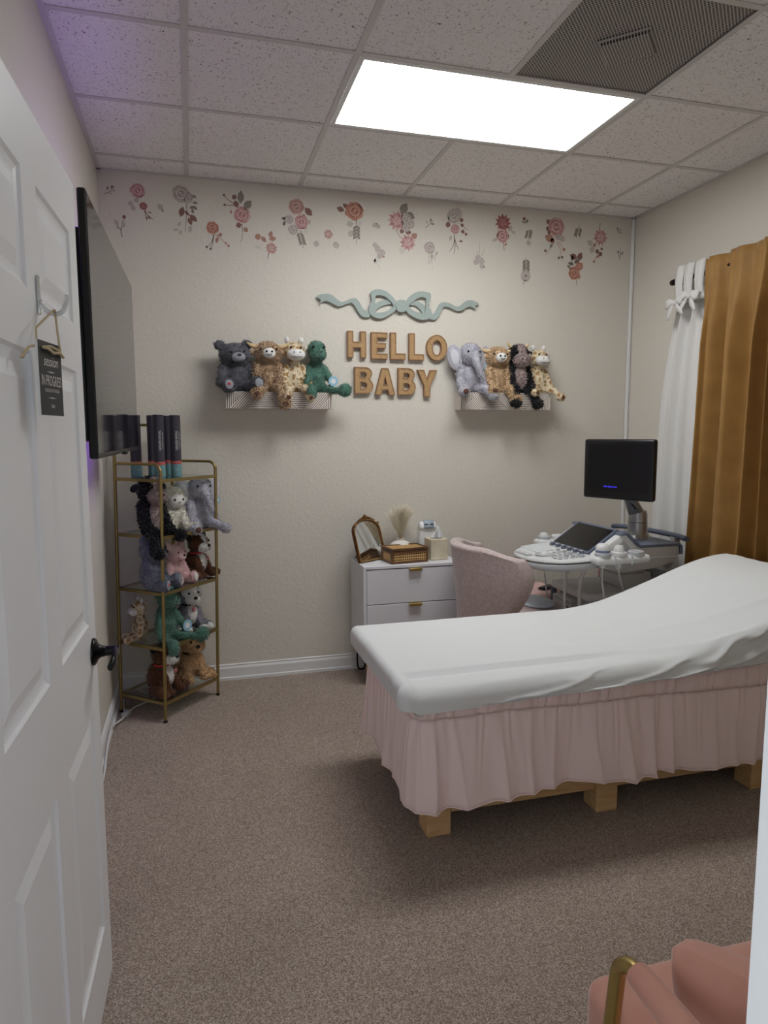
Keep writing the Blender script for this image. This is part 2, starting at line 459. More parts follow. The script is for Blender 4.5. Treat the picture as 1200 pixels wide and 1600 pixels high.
# ---- ceiling light panel
def diffuser_mat():
    m, nt, b, N, L = nodes_of('lit_prismatic_diffuser')
    b.inputs['Base Color'].default_value = (0.8, 0.8, 0.8, 1); b.inputs['Roughness'].default_value = 0.4
    tc = N('ShaderNodeTexCoord'); sx = N('ShaderNodeSeparateXYZ'); L(tc.outputs['Object'], sx.inputs[0])
    ck = N('ShaderNodeTexChecker'); ck.inputs['Scale'].default_value = 130; L(tc.outputs['Object'], ck.inputs['Vector'])
    wv = N('ShaderNodeMath'); wv.operation = 'MULTIPLY'; wv.inputs[1].default_value = 2 * pi / 0.30; L(sx.outputs['Y'], wv.inputs[0])
    cs = N('ShaderNodeMath'); cs.operation = 'COSINE'; L(wv.outputs[0], cs.inputs[0])
    a = N('ShaderNodeMath'); a.operation = 'MULTIPLY_ADD'; a.inputs[1].default_value = -0.10; a.inputs[2].default_value = 0.92; L(cs.outputs[0], a.inputs[0])
    c2 = N('ShaderNodeMath'); c2.operation = 'MULTIPLY_ADD'; c2.inputs[1].default_value = 0.10; L(ck.outputs['Fac'], c2.inputs[0]); L(a.outputs[0], c2.inputs[2])
    st = N('ShaderNodeMath'); st.operation = 'MULTIPLY'; st.inputs[1].default_value = PANEL_STRENGTH; L(c2.outputs[0], st.inputs[0])
    b.inputs['Emission Color'].default_value = (0.965, 0.985, 1.0, 1); L(st.outputs[0], b.inputs['Emission Strength'])
    return m
t = thing('ceiling_light', 'long bright white fluorescent panel light set in the ceiling grid', 'ceiling light', ((LX0 + LX1) / 2, (LY0 + LY1) / 2, H))
lx, ly = (LX1 - LX0) / 2 - 0.013, (LY1 - LY0) / 2 - 0.013
b = MB(); b.bx(-lx, lx, -ly, ly, 0.004, 0.007); b.build('diffuser', diffuser_mat(), t)
b = MB()
for (x0, x1, y0, y1) in ((-lx, lx, -ly, -ly + .02), (-lx, lx, ly - .02, ly), (-lx, -lx + .02, -ly + .02, ly - .02), (lx - .02, lx, -ly + .02, ly - .02)): b.bx(x0, x1, y0, y1, -0.004, 0.004)
b.bx(-lx, lx, -ly, ly, 0.03, 0.035)
b.build('frame', M_WHITE, t)

# ---- perforated air vent
def perf_mat():
    m, nt, b, N, L = nodes_of('perforated_metal')
    tc = N('ShaderNodeTexCoord'); mp = N('ShaderNodeMapping'); mp.inputs['Rotation'].default_value = (0, 0, radians(45)); mp.inputs['Scale'].default_value = (95, 95, 0)
    L(tc.outputs['Object'], mp.inputs[0])
    v = N('ShaderNodeTexVoronoi'); v.inputs['Scale'].default_value = 1; v.inputs['Randomness'].default_value = 0.0; L(mp.outputs[0], v.inputs['Vector'])
    r = N('ShaderNodeValToRGB'); r.color_ramp.interpolation = 'CONSTANT'
    r.color_ramp.elements[0].color = srgb((40, 36, 34)); r.color_ramp.elements[1].position = 0.36; r.color_ramp.elements[1].color = srgb((176, 168, 162))
    L(v.outputs['Distance'], r.inputs['Fac']); L(r.outputs['Color'], b.inputs['Base Color']); b.inputs['Roughness'].default_value = 0.6
    return m
M_PERF = perf_mat()
t = thing('air_vent', 'square grey perforated return air vent beside the ceiling light', 'vent', ((VX0 + VX1) / 2, (VY0 + VY1) / 2, H))
h2 = T / 2 - 0.013
b = MB(); b.bx(-h2, h2, -h2, h2, 0.004, 0.007); b.build('perforated_face', M_PERF, t)
b = MB(); q = Matrix.Rotation(radians(-45), 3, 'Z')
pl = [(-0.01, 0.01), (-0.115, 0.01)]
c4 = [Vector((1.43, 2.311, 0)), Vector((1.56, 2.183, 0)), Vector((1.684, 2.314, 0)), Vector((1.55, 2.446, 0))]
cc = Vector(((VX0 + VX1) / 2, (VY0 + VY1) / 2, 0)); c4 = [p - cc for p in c4]; cm = sum(c4, Vector()) / 4
in4 = [cm + (p - cm) * 0.86 for p in c4]
b.add([p + Vector((0, 0, 0.0035)) for p in c4] + [p + Vector((0, 0, -0.014)) for p in in4], [(4, 5, 6, 7)] + [(i, (i + 1) % 4, 4 + (i + 1) % 4, 4 + i) for i in range(4)])
b.build('deflector_plate', M_PERF, t)

# ================================================================== DOOR
t = thing('door_1', 'white six panel door standing open at the left', 'door', (-0.282, 0.936, 0), math.atan2(0.9995, 0.0317))
t['kind'] = 'structure'
DW, DT, DH = 0.915, 0.036, 2.035
PU = [(0.134, 0.424), (0.53, 0.834)]; PZ = [(0.185, 0.76), (0.98, 1.59), (1.70, 1.905)]
b = MB(); b.bx(0.002, DW, 0.0095, DT - 0.0095, 0.012, DH); b.build('core', M_DOOR, t)
for (u0, u1) in ((0.0, PU[0][0]), (PU[0][1], PU[1][0]), (PU[1][1], DW)):
    b = MB(); b.bx(u0, u1, 0, DT, 0.012, DH); b.build('stile', M_DOOR, t)
for (z0, z1) in ((0.012, PZ[0][0]), (PZ[0][1], PZ[1][0]), (PZ[1][1], PZ[2][0]), (PZ[2][1], DH)):
    for (u0, u1) in PU:
        b = MB(); b.bx(u0, u1, 0, DT, z0, z1); b.build('rail', M_DOOR, t)
def door_panel(u0, u1, z0, z1):
    mb = MB()
    for side in (0, 1):
        prof = [(0.0, 0.0), (0.006, 0.0055), (0.012, 0.0075), (0.018, 0.0085), (0.026, 0.0085), (0.052, 0.002), (0.058, 0.002)]
        rings = []
        for (ins, dep) in prof:
            y = dep if side == 0 else DT - dep
            rings.append([(u0 + ins, y, z0 + ins), (u1 - ins, y, z0 + ins), (u1 - ins, y, z1 - ins), (u0 + ins, y, z1 - ins)])
        mb.grid(rings, cv=True); bse = len(mb.v); mb.f.append(tuple(range(bse - 4, bse))); mb.m.append(0)
    mb.build('door_panel', M_DOOR, t, fix=False)
for uu in PU:
    for zz in PZ: door_panel(*uu, *zz)
# lever handle, both faces
hu, hz = 0.862, 0.905
hd = MB(); Rn = Matrix.Rotation(radians(90), 3, 'X')
hd.lathe([(0.0, 0.0), (0.034, 0.0), (0.034, 0.004), (0.031, 0.008), (0.02, 0.013), (0.0145, 0.02), (0.0135, 0.028), (0.012, 0.03), (0.0, 0.03)], (hu, 0, hz), 28, Rn)
hd = hd.build('lever_handle', M_BLACKM, t, smooth=40)
b = MB(); b.cyl((hu, -0.026, hz), (hu, -0.062, hz), 0.0125, n=16)
pth = [(hu + 0.012 * cos(a) - 0.0, -0.052, hz + 0.0 + 0.0 * a) for a in (0,)]
pth = [(hu + 0.004, -0.054, hz), (hu - 0.025, -0.057, hz - 0.002), (hu - 0.05, -0.057, hz - 0.006), (hu - 0.07, -0.055, hz - 0.011), (hu - 0.085, -0.052, hz - 0.016)]
P = []
for k, p in enumerate(cat_rom(pth, 4, False)):
    ww = 0.012 + 0.004 * sin(k / 4); P.append([(p[0], p[1] + 0.007 * cos(a), p[2] + ww * sin(a)) for a in [2 * pi * j / 10 for j in range(10)]])
b.grid(P, cv=True); n = len(b.v); b.f += [tuple(range(n - 10, n)), tuple(range(n - len(P) * 10, n - len(P) * 10 + 10))]; b.m += [0, 0]
b.build('lever', M_BLACKM, hd, smooth=50)
b = MB(); b.lathe([(0.0, 0.0), (0.034, 0.0), (0.031, 0.008), (0.0145, 0.02), (0.012, 0.06), (0, 0.06)], (hu, DT, hz), 20, Matrix.Rotation(radians(-90), 3, 'X'))
b.rbox((hu - 0.04, DT + 0.055, hz), (0.11, 0.014, 0.022), 0.006, 2); b.build('lever_handle', M_BLACKM, t, smooth=40)
b = MB()
for z in (0.25, 1.05, 1.8): b.cyl((0.0, 0.0, z - 0.045), (0.0, 0.0, z + 0.045), 0.006)
b.build('hinge', M_BLACKM, t)

# ---- hook and hanging sign on the door
hk = Vector((-0.2655, 1.43, 1.70))
h = MB(); h.rbox((hk.x + 0.002, hk.y, hk.z + 0.0), (0.004, 0.016, 0.07), 0.0015, 2)
pts = [hk + Vector(p) for p in [(0.003, 0, -0.01), (0.012, 0.0, -0.026), (0.026, 0.004, -0.033), (0.04, 0.010, -0.026), (0.046, 0.014, -0.008), (0.047, 0.016, 0.004)]]
h.tube([Vector(p) for p in cat_rom(pts, 4, False)], [0.0042] * 21, 8)
tag(h.build('adhesive_hook', mat('clear_plastic', (232, 234, 234), 0.25, trans=0.6), smooth=True), 'clear plastic adhesive hook stuck on the white door', 'hook')
ca, sa = cos(radians(10)), sin(radians(10))
sd = Vector((sa, ca, 0)); sn = Vector((ca, -sa, 0)); s0 = Vector((-0.246, 1.30, 1.477)); SW, SH = 0.105, 0.128
SL = lambda u, v, d=0.0: s0 + sd * u + Vector((0, 0, v)) + sn * d
t = thing('hanging_sign', 'small black session in progress sign hanging on the open door', 'sign', tuple(s0 + sd * SW / 2), world=True)
b = MB(); b.prism([(0, 0), (SW, 0), (SW, SH), (0, SH)], lambda u, v: SL(u, v, -0.004), lambda u, v: SL(u, v, 0)); b.build('board', mat('sign_edge_white', (215, 212, 208), 0.6), t)
b = MB(); b.prism([(0.0006, 0.0006), (SW - 0.0006, 0.0006), (SW - 0.0006, SH - 0.0006), (0.0006, SH - 0.0006)], lambda u, v: SL(u, v, 0.0), lambda u, v: SL(u, v, 0.0006)); b.build('black_face', mat('sign_black', (38, 36, 36), 0.6), t)
M_INK = mat('white_ink', (215, 212, 206), 0.6)
for (body, size, vv, wd, shr) in (('session', 0.026, 0.094, 0.066, 0.35), ('IN PROGRESS', 0.026, 0.060, 0.09, 0), ('- PLEASE DO NOT DISTURB -', 0.008, 0.0435, 0.07, 0), ('thanks', 0.011, 0.017, 0.016, 0.35)):
    mb = text_mb(body, size, lambda u, v, vv=vv: SL(SW / 2 + u, vv + v, 0.0011), shr, wd); mb.build('lettering', M_INK, t, fix=False)
for vv in (0.076, 0.031):
    b = MB(); b.prism([(0.033, vv), (SW / 2, vv - 0.001), (SW - 0.033, vv), (SW / 2, vv + 0.001)], lambda u, v: SL(u, v, 0.0006), lambda u, v: SL(u, v, 0.0012)); b.build('ornament_line', M_INK, t)
b = MB(); top = hk + Vector((0.026, 0.004, -0.027))
p1 = SL(0.012, SH - 0.012, 0.004); p2 = SL(SW - 0.012, SH - 0.012, 0.004)
b.tube([SL(0.012, SH - 0.004, -0.006), SL(0.014, SH + 0.02, -0.006), top + Vector((0.0, -0.006, 0)), top + Vector((0, 0.006, 0.002)), SL(SW - 0.02, SH + 0.02, 0.004), p2], 0.0020, 6)
b.tube([p1, SL(0.03, SH - 0.013, 0.007), SL(0.055, SH - 0.018, 0.006), SL(0.08, SH - 0.015, 0.007), SL(SW + 0.002, SH - 0.020, 0.004)], 0.0028, 6)
b.tube([p1, SL(0.04, SH - 0.008, 0.006), SL(0.07, SH - 0.011, 0.008), p2], 0.0022, 6)
b.tube([SL(0.0, SH - 0.012, -0.006), SL(-0.02, SH - 0.016, -0.006), SL(-0.045, SH - 0.03, -0.006), SL(-0.05, SH - 0.036, -0.006)], [0.0022, 0.0022, 0.003, 0.004], 6)
b.build('twine', mat('jute_twine', (196, 176, 142), 0.9, bump=(400, 0.5, 0.002)), t, smooth=True)

# ================================================================== TELEVISION
tvn, tvf = Vector((-0.264, 2.16, 0)), Vector((-0.247, 3.50, 0)); e = (tvf - tvn).normalized(); tl = (tvf - tvn).length; nn = Vector((e.y, -e.x, 0))
TZ0, TZ1 = 1.372, 2.13
TV = lambda u, d, z: tvn + e * u + nn * d + Vector((0, 0, z))
t = thing('television', 'large flat black television mounted on the left wall', 'television', tuple(TV(tl / 2, -0.05, TZ0)), world=True)
Rt = Matrix.Rotation(math.atan2(e.y, e.x), 3, 'Z')
b = MB(); b.rbox(TV(tl / 2, -0.012, (TZ0 + TZ1) / 2), (tl, 0.024, TZ1 - TZ0), 0.004, 1, Rt); b.build('bezel', M_BLACK, t, smooth=30)
b = MB(); b.rbox(TV(tl / 2, -0.042, (TZ0 + TZ1) / 2 - 0.02), (tl - 0.1, 0.04, TZ1 - TZ0 - 0.14), 0.015, 2, Rt); b.build('rear_housing', M_BLACK, t, smooth=30)
b = MB(); b.prism([(0.008, TZ0 + 0.016), (tl - 0.008, TZ0 + 0.016), (tl - 0.008, TZ1 - 0.008), (0.008, TZ1 - 0.008)], lambda u, v: TV(u, -0.001, v), lambda u, v: TV(u, 0.0008, v)); b.build('screen', mat('dark_screen_glass', (22, 22, 24), 0.06, spec=0.6), t)
b = MB(); b.rbox((XL + 0.013, 2.83, 1.75), (0.024, 0.3, 0.36), 0.004, 1)
b.bx(XL + 0.02, -0.30, 2.70, 2.74, 1.70, 1.80); b.bx(XL + 0.02, -0.30, 2.92, 2.96, 1.70, 1.80); b.build('wall_bracket', M_BLACKM, t)
b = MB(); b.rbox(TV(tl / 2 + 0.05, 0.001, TZ0 + 0.0), (0.05, 0.02, 0.012), 0.003, 1, Rt); b.build('sensor_bar', M_BLACK, t)
M_LED = mat('purple_led', (20, 10, 40), 0.5, emit=((140, 84, 240), LED_STRENGTH))
b = MB(); b.rbox(TV(tl / 2 - 0.1, -0.028, TZ1 - 0.035), (tl - 0.36, 0.010, 0.010), 0.002, 1, Rt)
b.build('led_strip', M_LED, t)
b = MB(); b.rbox(TV(tl / 2, -0.028, TZ0 + 0.03), (tl - 0.3, 0.006, 0.006), 0.002, 1, Rt); b.build('led_strip', M_LED, t)

# ================================================================== GOLD CORNER SHELF
Fp, Rp, Lp = Vector((-0.172, 3.494, 0)), Vector((0.096, 3.799, 0)), Vector((-0.400, 3.700, 0)); Mp = Lp + Rp - Fp
Mp.y = min(Mp.y, YB - 0.035)
TIER = [0.097, 0.376, 0.657, 0.937, 1.218]
SC = (Fp + Rp + Lp + Mp) / 4
t = thing('shelf_rack', 'five tier gold metal rack with glass shelves in the corner', 'shelf rack', tuple(SC), world=True)
RACK_LEAN = 0.017
def zz(p, z): return Vector((p.x + RACK_LEAN * z, p.y, z))
for p, top in ((Fp, 1.27), (Rp, 1.27), (Lp, 1.45), (Mp, 1.45)):
    b = MB(); b.tube([zz(p, 0.012), zz(p, top)], 0.0085, 10); leg = b.build('leg', M_GOLD, t, smooth=40)
    b = MB(); b.cyl(zz(p, 0.0), zz(p, 0.013), 0.010, n=10); b.build('foot_cap', M_BLACK, leg)
def arc_path(a, c, za, zc, rr=0.045, k=6):
    """from leg a at za curving over to run level to c at zc"""
    d = (c - a).normalized()
    pts = [zz(a, za)]
    for i in range(k + 1):
        q = pi / 2 * i / k
        pts.append(zz(a + d * (rr * (1 - cos(q))), zc - rr + rr * sin(q)))
    return pts
for a, c in ((Fp, Lp), (Rp, Mp)):
    b = MB(); b.tube(arc_path(a, c, 1.25, 1.298) + [zz(c, 1.298)], 0.0075, 10); b.build('side_rail', M_GOLD, t, smooth=40)
pa = arc_path(Lp, Mp, 1.43, 1.492, 0.07); pb = arc_path(Mp, Lp, 1.43, 1.492, 0.07)
b = MB(); b.tube(pa + pb[::-1], 0.0075, 10); b.build('back_rail', M_GOLD, t, smooth=40)
cs = [Fp, Rp, Mp, Lp]
for z in TIER:
    for i in range(4):
        b = MB(); a, c = cs[i], cs[(i + 1) % 4]; d = (c - a).normalized()
        rr = Matrix.Rotation(math.atan2(d.y, d.x), 3, 'Z'); b.box(zz((a + c) / 2, z), ((c - a).length - 0.012, 0.012, 0.014), rr); b.build('shelf_rim', M_GOLD, t)
    ins = [SC + (p - SC) * 0.96 for p in cs]
    b = MB(); b.add([zz(p, z + 0.004) for p in ins] + [zz(p, z + 0.008) for p in ins], [(3, 2, 1, 0), (4, 5, 6, 7), (0, 1, 5, 4), (1, 2, 6, 5), (2, 3, 7, 6), (3, 0, 4, 7)]); b.build('glass_shelf', M_GLASS, t)
def on_rack(u, v, tier):
    """u 0..1 from the near leg to the right leg along the front edge, v 0..1 towards the corner"""
    p = Fp + (Rp - Fp) * u + (Lp - Fp) * v
    return (p.x + RACK_LEAN * TIER[tier], p.y, TIER[tier] + 0.008)
RACK_ROT = math.atan2(0.748, 0.664)

# ---- gender reveal tubes
M_TUBE = mat('charcoal_violet_card', (58, 54, 66), 0.45); M_TEAL = mat('teal_card', (112, 154, 158), 0.5); M_REDB = mat('red_card', (194, 92, 86), 0.5)
tubes = [((-0.285, 3.76), 'purple black confetti tube standing partly behind the television corner', 0.6), ((-0.202, 3.80), 'purple black confetti tube behind the left lettered tube, blank side showing', 0.6),
         ((-0.166, 3.66), 'lettered purple black confetti tube nearest the near gold leg', 0.0), ((-0.128, 3.88), 'purple black confetti tube behind the rightmost lettered tube', 0.6), ((-0.088, 3.75), 'rightmost lettered purple black confetti tube on the gold rack', 0.0)]
for (x, y), lab, turn in tubes:
    x += 0.006
    z0 = TIER[4] + 0.009; TR = 0.0275; TH = 0.312
    t = thing('confetti_tube', lab, 'confetti tube', (x, y, z0), math.atan2(-x, y) * -1 + turn, 'gender reveal confetti tubes on the top shelf')
    b = MB(); b.lathe([(TR, 0.078), (TR, TH), (TR - 0.003, TH + 0.002), (0, TH + 0.002)], n=28); b.build('body', M_TUBE, t, smooth=40)
    b = MB(); b.lathe([(0, 0.0), (TR, 0.0), (TR + 0.0004, 0.002), (TR + 0.0004, 0.062), (TR, 0.062)], n=28); b.build('teal_base', M_TEAL, t, smooth=40)
    b = MB(); b.lathe([(TR, 0.062), (TR + 0.0005, 0.063), (TR + 0.0005, 0.077), (TR, 0.078)], n=28); b.build('red_band', M_REDB, t, smooth=40)
    b = MB(); b.lathe([(TR - 0.004, TH + 0.0021), (TR - 0.004, TH + 0.004), (0, TH + 0.004)], n=20); b.build('cap', mat('cap_white', (215, 215, 215), 0.5), t)
    def wrap(u, v, a0, zc, rot=True):
        # text rotated to read upwards
        uu, vv = (-v, u) if rot else (u, v)
        a = a0 + uu / TR; return ((TR + 0.0007) * sin(a), -(TR + 0.0007) * cos(a), zc + vv)
    if turn == 0.0:
        text_mb('GENDER REVEAL', 0.017, lambda u, v: wrap(u, v, 0.30, 0.185), width=0.10).build('lettering', M_INK, t, fix=False)
        text_mb('CONFETTI CANNON', 0.0085, lambda u, v: wrap(u, v, 0.82, 0.185), width=0.085).build('lettering', M_INK, t, fix=False)
    text_mb('CONFETTI', 0.006, lambda u, v: wrap(u, v, 0.1, 0.035, False)).build('base_lettering', M_INK, t, fix=False)

# ================================================================== PLUSH TOYS
def furmat(name, a, c, s=26):
    return mat('plush_' + name, a, 0.95, sheen=0.5, var=(s, c), bump=(140, 0.5, 0.004), spec=0.1)
def giraffe_mat():
    m, nt, b, N, L = nodes_of('plush_giraffe')
    tc = N('ShaderNodeTexCoord'); v = N('ShaderNodeTexVoronoi'); v.feature = 'DISTANCE_TO_EDGE'; v.inputs['Scale'].default_value = 30; v.inputs['Randomness'].default_value = 0.8
    L(tc.outputs['Object'], v.inputs['Vector'])
    r = N('ShaderNodeValToRGB'); r.color_ramp.elements[0].position = 0.13; r.color_ramp.elements[1].position = 0.18
    r.color_ramp.elements[0].color = srgb((226, 212, 182)); r.color_ramp.elements[1].color = srgb((176, 138, 88))
    L(v.outputs['Distance'], r.inputs['Fac']); L(r.outputs['Color'], b.inputs['Base Color']); b.inputs['Roughness'].default_value = 0.95
    b.inputs['Sheen Weight'].default_value = 0.4
    return m
PM = dict(
    dgrey=furmat('dark_grey', (78, 78, 84), (98, 98, 104)), lgrey=furmat('light_grey', (190, 189, 196), (170, 168, 178)), bgrey=furmat('blue_grey', (120, 124, 136), (98, 102, 116)),
    tan=furmat('tan_shaggy', (206, 178, 148), (184, 156, 126), 40), ltan=furmat('light_tan_shaggy', (222, 194, 158), (200, 170, 132), 40),
    poodle=furmat('poodle_tan', (214, 178, 134), (190, 152, 110), 60),
    green=furmat('green', (92, 130, 114), (78, 114, 100)), black=furmat('black', (18, 18, 20), (28, 27, 30)), mauve=furmat('mauve_grey', (178, 160, 156), (152, 134, 130), 50),
    white=furmat('white', (232, 230, 226), (220, 217, 212)), cream=furmat('cream_curly', (238, 234, 224), (222, 215, 200), 60), pink=furmat('pink', (230, 196, 194), (218, 178, 178)),
    brown=furmat('brown', (98, 62, 42), (78, 48, 32)), husky=furmat('husky_grey', (140, 138, 146), (112, 110, 120)), giraffe=giraffe_mat(),
    earpale=mat('pale_grey_velour', (204, 203, 208), 0.9), horn=mat('felt_horn', (218, 192, 148), 0.9), eye=mat('toy_eye', (8, 8, 8), 0.12), pad=mat('grey_pad', (150, 152, 158), 0.9), red=mat('red_stitch', (196, 60, 56), 0.9),
    hoof=mat('brown_hoof', (92, 58, 44), 0.9), tagblue=mat('paper_tag_blue', (150, 190, 210), 0.6), tagwhite=mat('paper_tag_white', (225, 225, 225), 0.6), tongue=mat('pink_felt', (206, 120, 128), 0.9))

def capsule(p0, p1, r0, r1, mi): return ('c', Vector(p0), Vector(p1), r0, r1, mi)
def ellip(c, r, mi, R=None): return ('e', Vector(c), Vector(r) if not isinstance(r, (int, float)) else Vector((r, r, r)), mi, R)

def toy_body(prims, mats, scale, fur, voxel=0.022, name='body', parent=None):
    mb = MB()
    for p in prims:
        if p[0] == 'e': mb.ell(p[1], tuple(p[2]), 14, 10, p[4])
        else:
            n = max(3, int((p[2] - p[1]).length / (0.5 * min(p[3], p[4]))))
            for i in range(n + 1):
                k = i / n; mb.ell(p[1].lerp(p[2], k), p[3] + (p[4] - p[3]) * k, 10, 8)
    me = bpy.data.meshes.new('tmp'); me.from_pydata(mb.v, [], mb.f)
    o = bpy.data.objects.new('tmp', me); COL.objects.link(o)
    m = o.modifiers.new('r', 'REMESH'); m.mode = 'VOXEL'; m.voxel_size = voxel
    m = o.modifiers.new('s', 'SMOOTH'); m.iterations = 4; m.factor = 0.5
    dg = bpy.context.evaluated_depsgraph_get(); e = o.evaluated_get(dg); em = e.to_mesh()
    nv = len(em.vertices); V = np.empty(nv * 3); em.vertices.foreach_get('co', V); V = V.reshape(-1, 3)
    Fc = [tuple(p.vertices) for p in em.polygons]
    e.to_mesh_clear(); bpy.data.objects.remove(o); bpy.data.meshes.remove(me)
    q4 = np.array([f if len(f) == 4 else (f[0], f[1], f[2], f[2]) for f in Fc])
    C = V[q4].mean(1)
    Nn = np.cross(V[q4[:, 2]] - V[q4[:, 0]], V[q4[:, 3]] - V[q4[:, 1]]); Nn /= (np.linalg.norm(Nn, axis=1)[:, None] + 1e-9)
    best = np.full(len(C), 1e9); idx = np.zeros(len(C), int)
    for p in prims:
        if p[0] == 'e':
            dv = C - np.array(p[1])
            if p[4] is not None: dv = dv @ np.array(p[4])
            r = np.array(p[2]); d = (np.linalg.norm(dv / r, axis=1) - 1) * r.min(); mi = p[3]
        else:
            a, b2 = np.array(p[1]), np.array(p[2]); ab = b2 - a; tt = np.clip(((C - a) @ ab) / max(ab @ ab, 1e-9), 0, 1)
            d = np.linalg.norm(C - (a + tt[:, None] * ab), axis=1) - (p[3] + (p[4] - p[3]) * tt); mi = p[5]
        s = d < best; best[s] = d[s]; idx[s] = mi
    out = MB(); out.v = [tuple(v * scale) for v in V]; out.f = Fc; out.m = list(map(int, idx))
    n, ln, wd, jit = fur
    ch = np.random.randint(0, len(C), n)
    base = len(out.v)
    for k, i in enumerate(ch):
        nrm = Nn[i] + np.random.normal(0, jit, 3) + np.array((0, 0, -0.25)); nrm /= np.linalg.norm(nrm)
        tn = np.cross(nrm, np.random.normal(0, 1, 3)); tn /= np.linalg.norm(tn)
        c = C[i] + np.random.normal(0, 0.006, 3); l = ln * random.uniform(0.6, 1.3)
        out.v += [tuple((c - tn * wd - Nn[i] * 0.004) * scale), tuple((c + tn * wd - Nn[i] * 0.004) * scale), tuple((c + nrm * l) * scale)]
        out.f.append((base, base + 1, base + 2)); out.m.append(int(idx[i])); base += 3
    return out.build(name, mats, parent, smooth=True, fix=False)

FUR_SHORT = (5000, 0.028, 0.007, 0.45)
FUR_SHAG = (9000, 0.05, 0.009, 0.55)
FUR_CURL = (7000, 0.04, 0.011, 0.9)

def part_ell(name, m, t, s, c, r, R=None, smooth=True):
    b = MB(); b.ell(Vector(c) * s, tuple(v * s for v in (r if isinstance(r, (tuple, list)) else (r, r, r))), 14, 10, R); return b.build(name, m, t, smooth=smooth)
def part_tube(name, m, t, s, pts, rs, n=8):
    b = MB(); pp = cat_rom(pts, 4, False); k = len(pp); rr = [np.interp(i / (k - 1) * (len(rs) - 1), range(len(rs)), rs) * s for i in range(k)]
    b.tube([Vector(p) * s for p in pp], rr, n); return b.build(name, m, t, smooth=True)
def eyes(t, s, pos, r=0.022):
    for (x, y, z) in pos: part_ell('eye', PM['eye'], t, s, (x, y, z), r)
def ear_disc(t, s, c, r, rot, m, inner=None):
    R = Euler(rot).to_matrix()
    e = part_ell('ear', m, t, s, c, r, R)
    if inner:
        b = MB(); off = R @ Vector((0, -r[1] * 0.75, 0)); b.ell((Vector(c) + off) * s, (r[0] * 0.62 * s, r[1] * 0.5 * s, r[2] * 0.62 * s), 12, 8, R); b.build('ear_lining', inner, e, smooth=True)
    return e
def tag_disc(t, s, c, r, m, R=None):
    b = MB(); b.lathe([(0, -0.002), (r, -0.002), (r, 0.002), (0, 0.002)], n=14, R=(R or Matrix.Rotation(radians(90), 3, 'X'))); b.v = [tuple((Vector(v) + Vector(c)) * s) for v in b.v]
    o = b.build('paper_tag', m, t)
    b = MB(); b.lathe([(0, -0.001), (r * 0.55, -0.001), (r * 0.55, 0.0028), (0, 0.0028)], n=6, R=(R or Matrix.Rotation(radians(90), 3, 'X'))); b.v = [tuple((Vector(v) + Vector(c)) * s) for v in b.v]
    b.build('tag_print', PM['tagwhite'], o)
def feet_pads(t, s, feet, m, heart=False, r=(0.07, 0.02, 0.095)):
    for k, (x, y, z) in enumerate(feet):
        p = part_ell('foot_pad', m, t, s, (x, y, z), r)
        if heart and k == 0: part_ell('heart_patch', PM['red'], p, s, (x, y - 0.02, z + 0.01), (0.026, 0.008, 0.026))

def toy_root(name, label, loc, rot, group, tilt=0.0, wide=1.0):
    t = thing(name, label, 'plush toy', loc, rot, group)
    t.rotation_euler = (0, tilt, rot); return t

def bear(name, label, loc, rot, s, group, fur='dgrey', snout='pad', pad='pad', big=True, tilt=0, fl=FUR_SHORT):
    t = toy_root(name, label, loc, rot, group, tilt); mi = 0
    P = [ellip((0, 0.0, 0.29), (0.23, 0.19, 0.29), 0), ellip((0, -0.05, 0.72), (0.27, 0.22, 0.235), 0),
         capsule((-0.2, -0.02, 0.48), (-0.3, -0.12, 0.17), 0.09, 0.08, 0), capsule((0.2, -0.02, 0.48), (0.3, -0.12, 0.17), 0.09, 0.08, 0),
         capsule((-0.14, -0.05, 0.1), (-0.24, -0.34, 0.1), 0.11, 0.11, 0), capsule((0.14, -0.05, 0.1), (0.24, -0.34, 0.1), 0.11, 0.11, 0),
         ellip((-0.25, -0.38, 0.13), (0.115, 0.085, 0.15), 0), ellip((0.25, -0.38, 0.13), (0.115, 0.085, 0.15), 0),
         ellip((-0.23, 0.0, 0.92), (0.10, 0.06, 0.10), 0), ellip((0.23, 0.0, 0.92), (0.10, 0.06, 0.10), 0)]
    toy_body(P, [PM[fur]], s, fl, name='body', parent=t)
    sn = part_ell('snout', PM[snout], t, s, (0, -0.25, 0.66), (0.12, 0.09, 0.095))
    part_ell('nose', PM['eye'] if fur != 'dgrey' else PM['dgrey'], sn, s, (0, -0.335, 0.70), (0.04, 0.02, 0.028))
    eyes(t, s, [(-0.11, -0.245, 0.77), (0.11, -0.245, 0.77)])
    feet_pads(t, s, [(-0.25, -0.455, 0.13), (0.25, -0.455, 0.13)], PM[pad], True)
    return t

def dangling(P, mi, s1=1, drop=0.22, spread=0.1, r=0.085, foot=0.11, ledge=-0.30, footmi=None, up=0.06):
    """two legs running forward over the ledge and hanging; returns the foot centres"""
    fc = []
    for k, sx in enumerate((-1, 1)):
        d = drop if not isinstance(drop, tuple) else drop[k]
        a, b2, c = (sx * 0.11, -0.05, 0.09), (sx * (0.13 + spread * 0.5), ledge, up), (sx * (0.14 + spread), ledge - 0.09, up - d)
        P.append(capsule(a, b2, r * 1.05, r, mi)); P.append(capsule(b2, c, r, r * 0.9, mi))
        f = (c[0], c[1] - 0.06, c[2] - 0.02); P.append(ellip(f, (foot * 0.9, foot * 1.15, foot * 0.85), mi if footmi is None else footmi)); fc.append(f)
    return fc

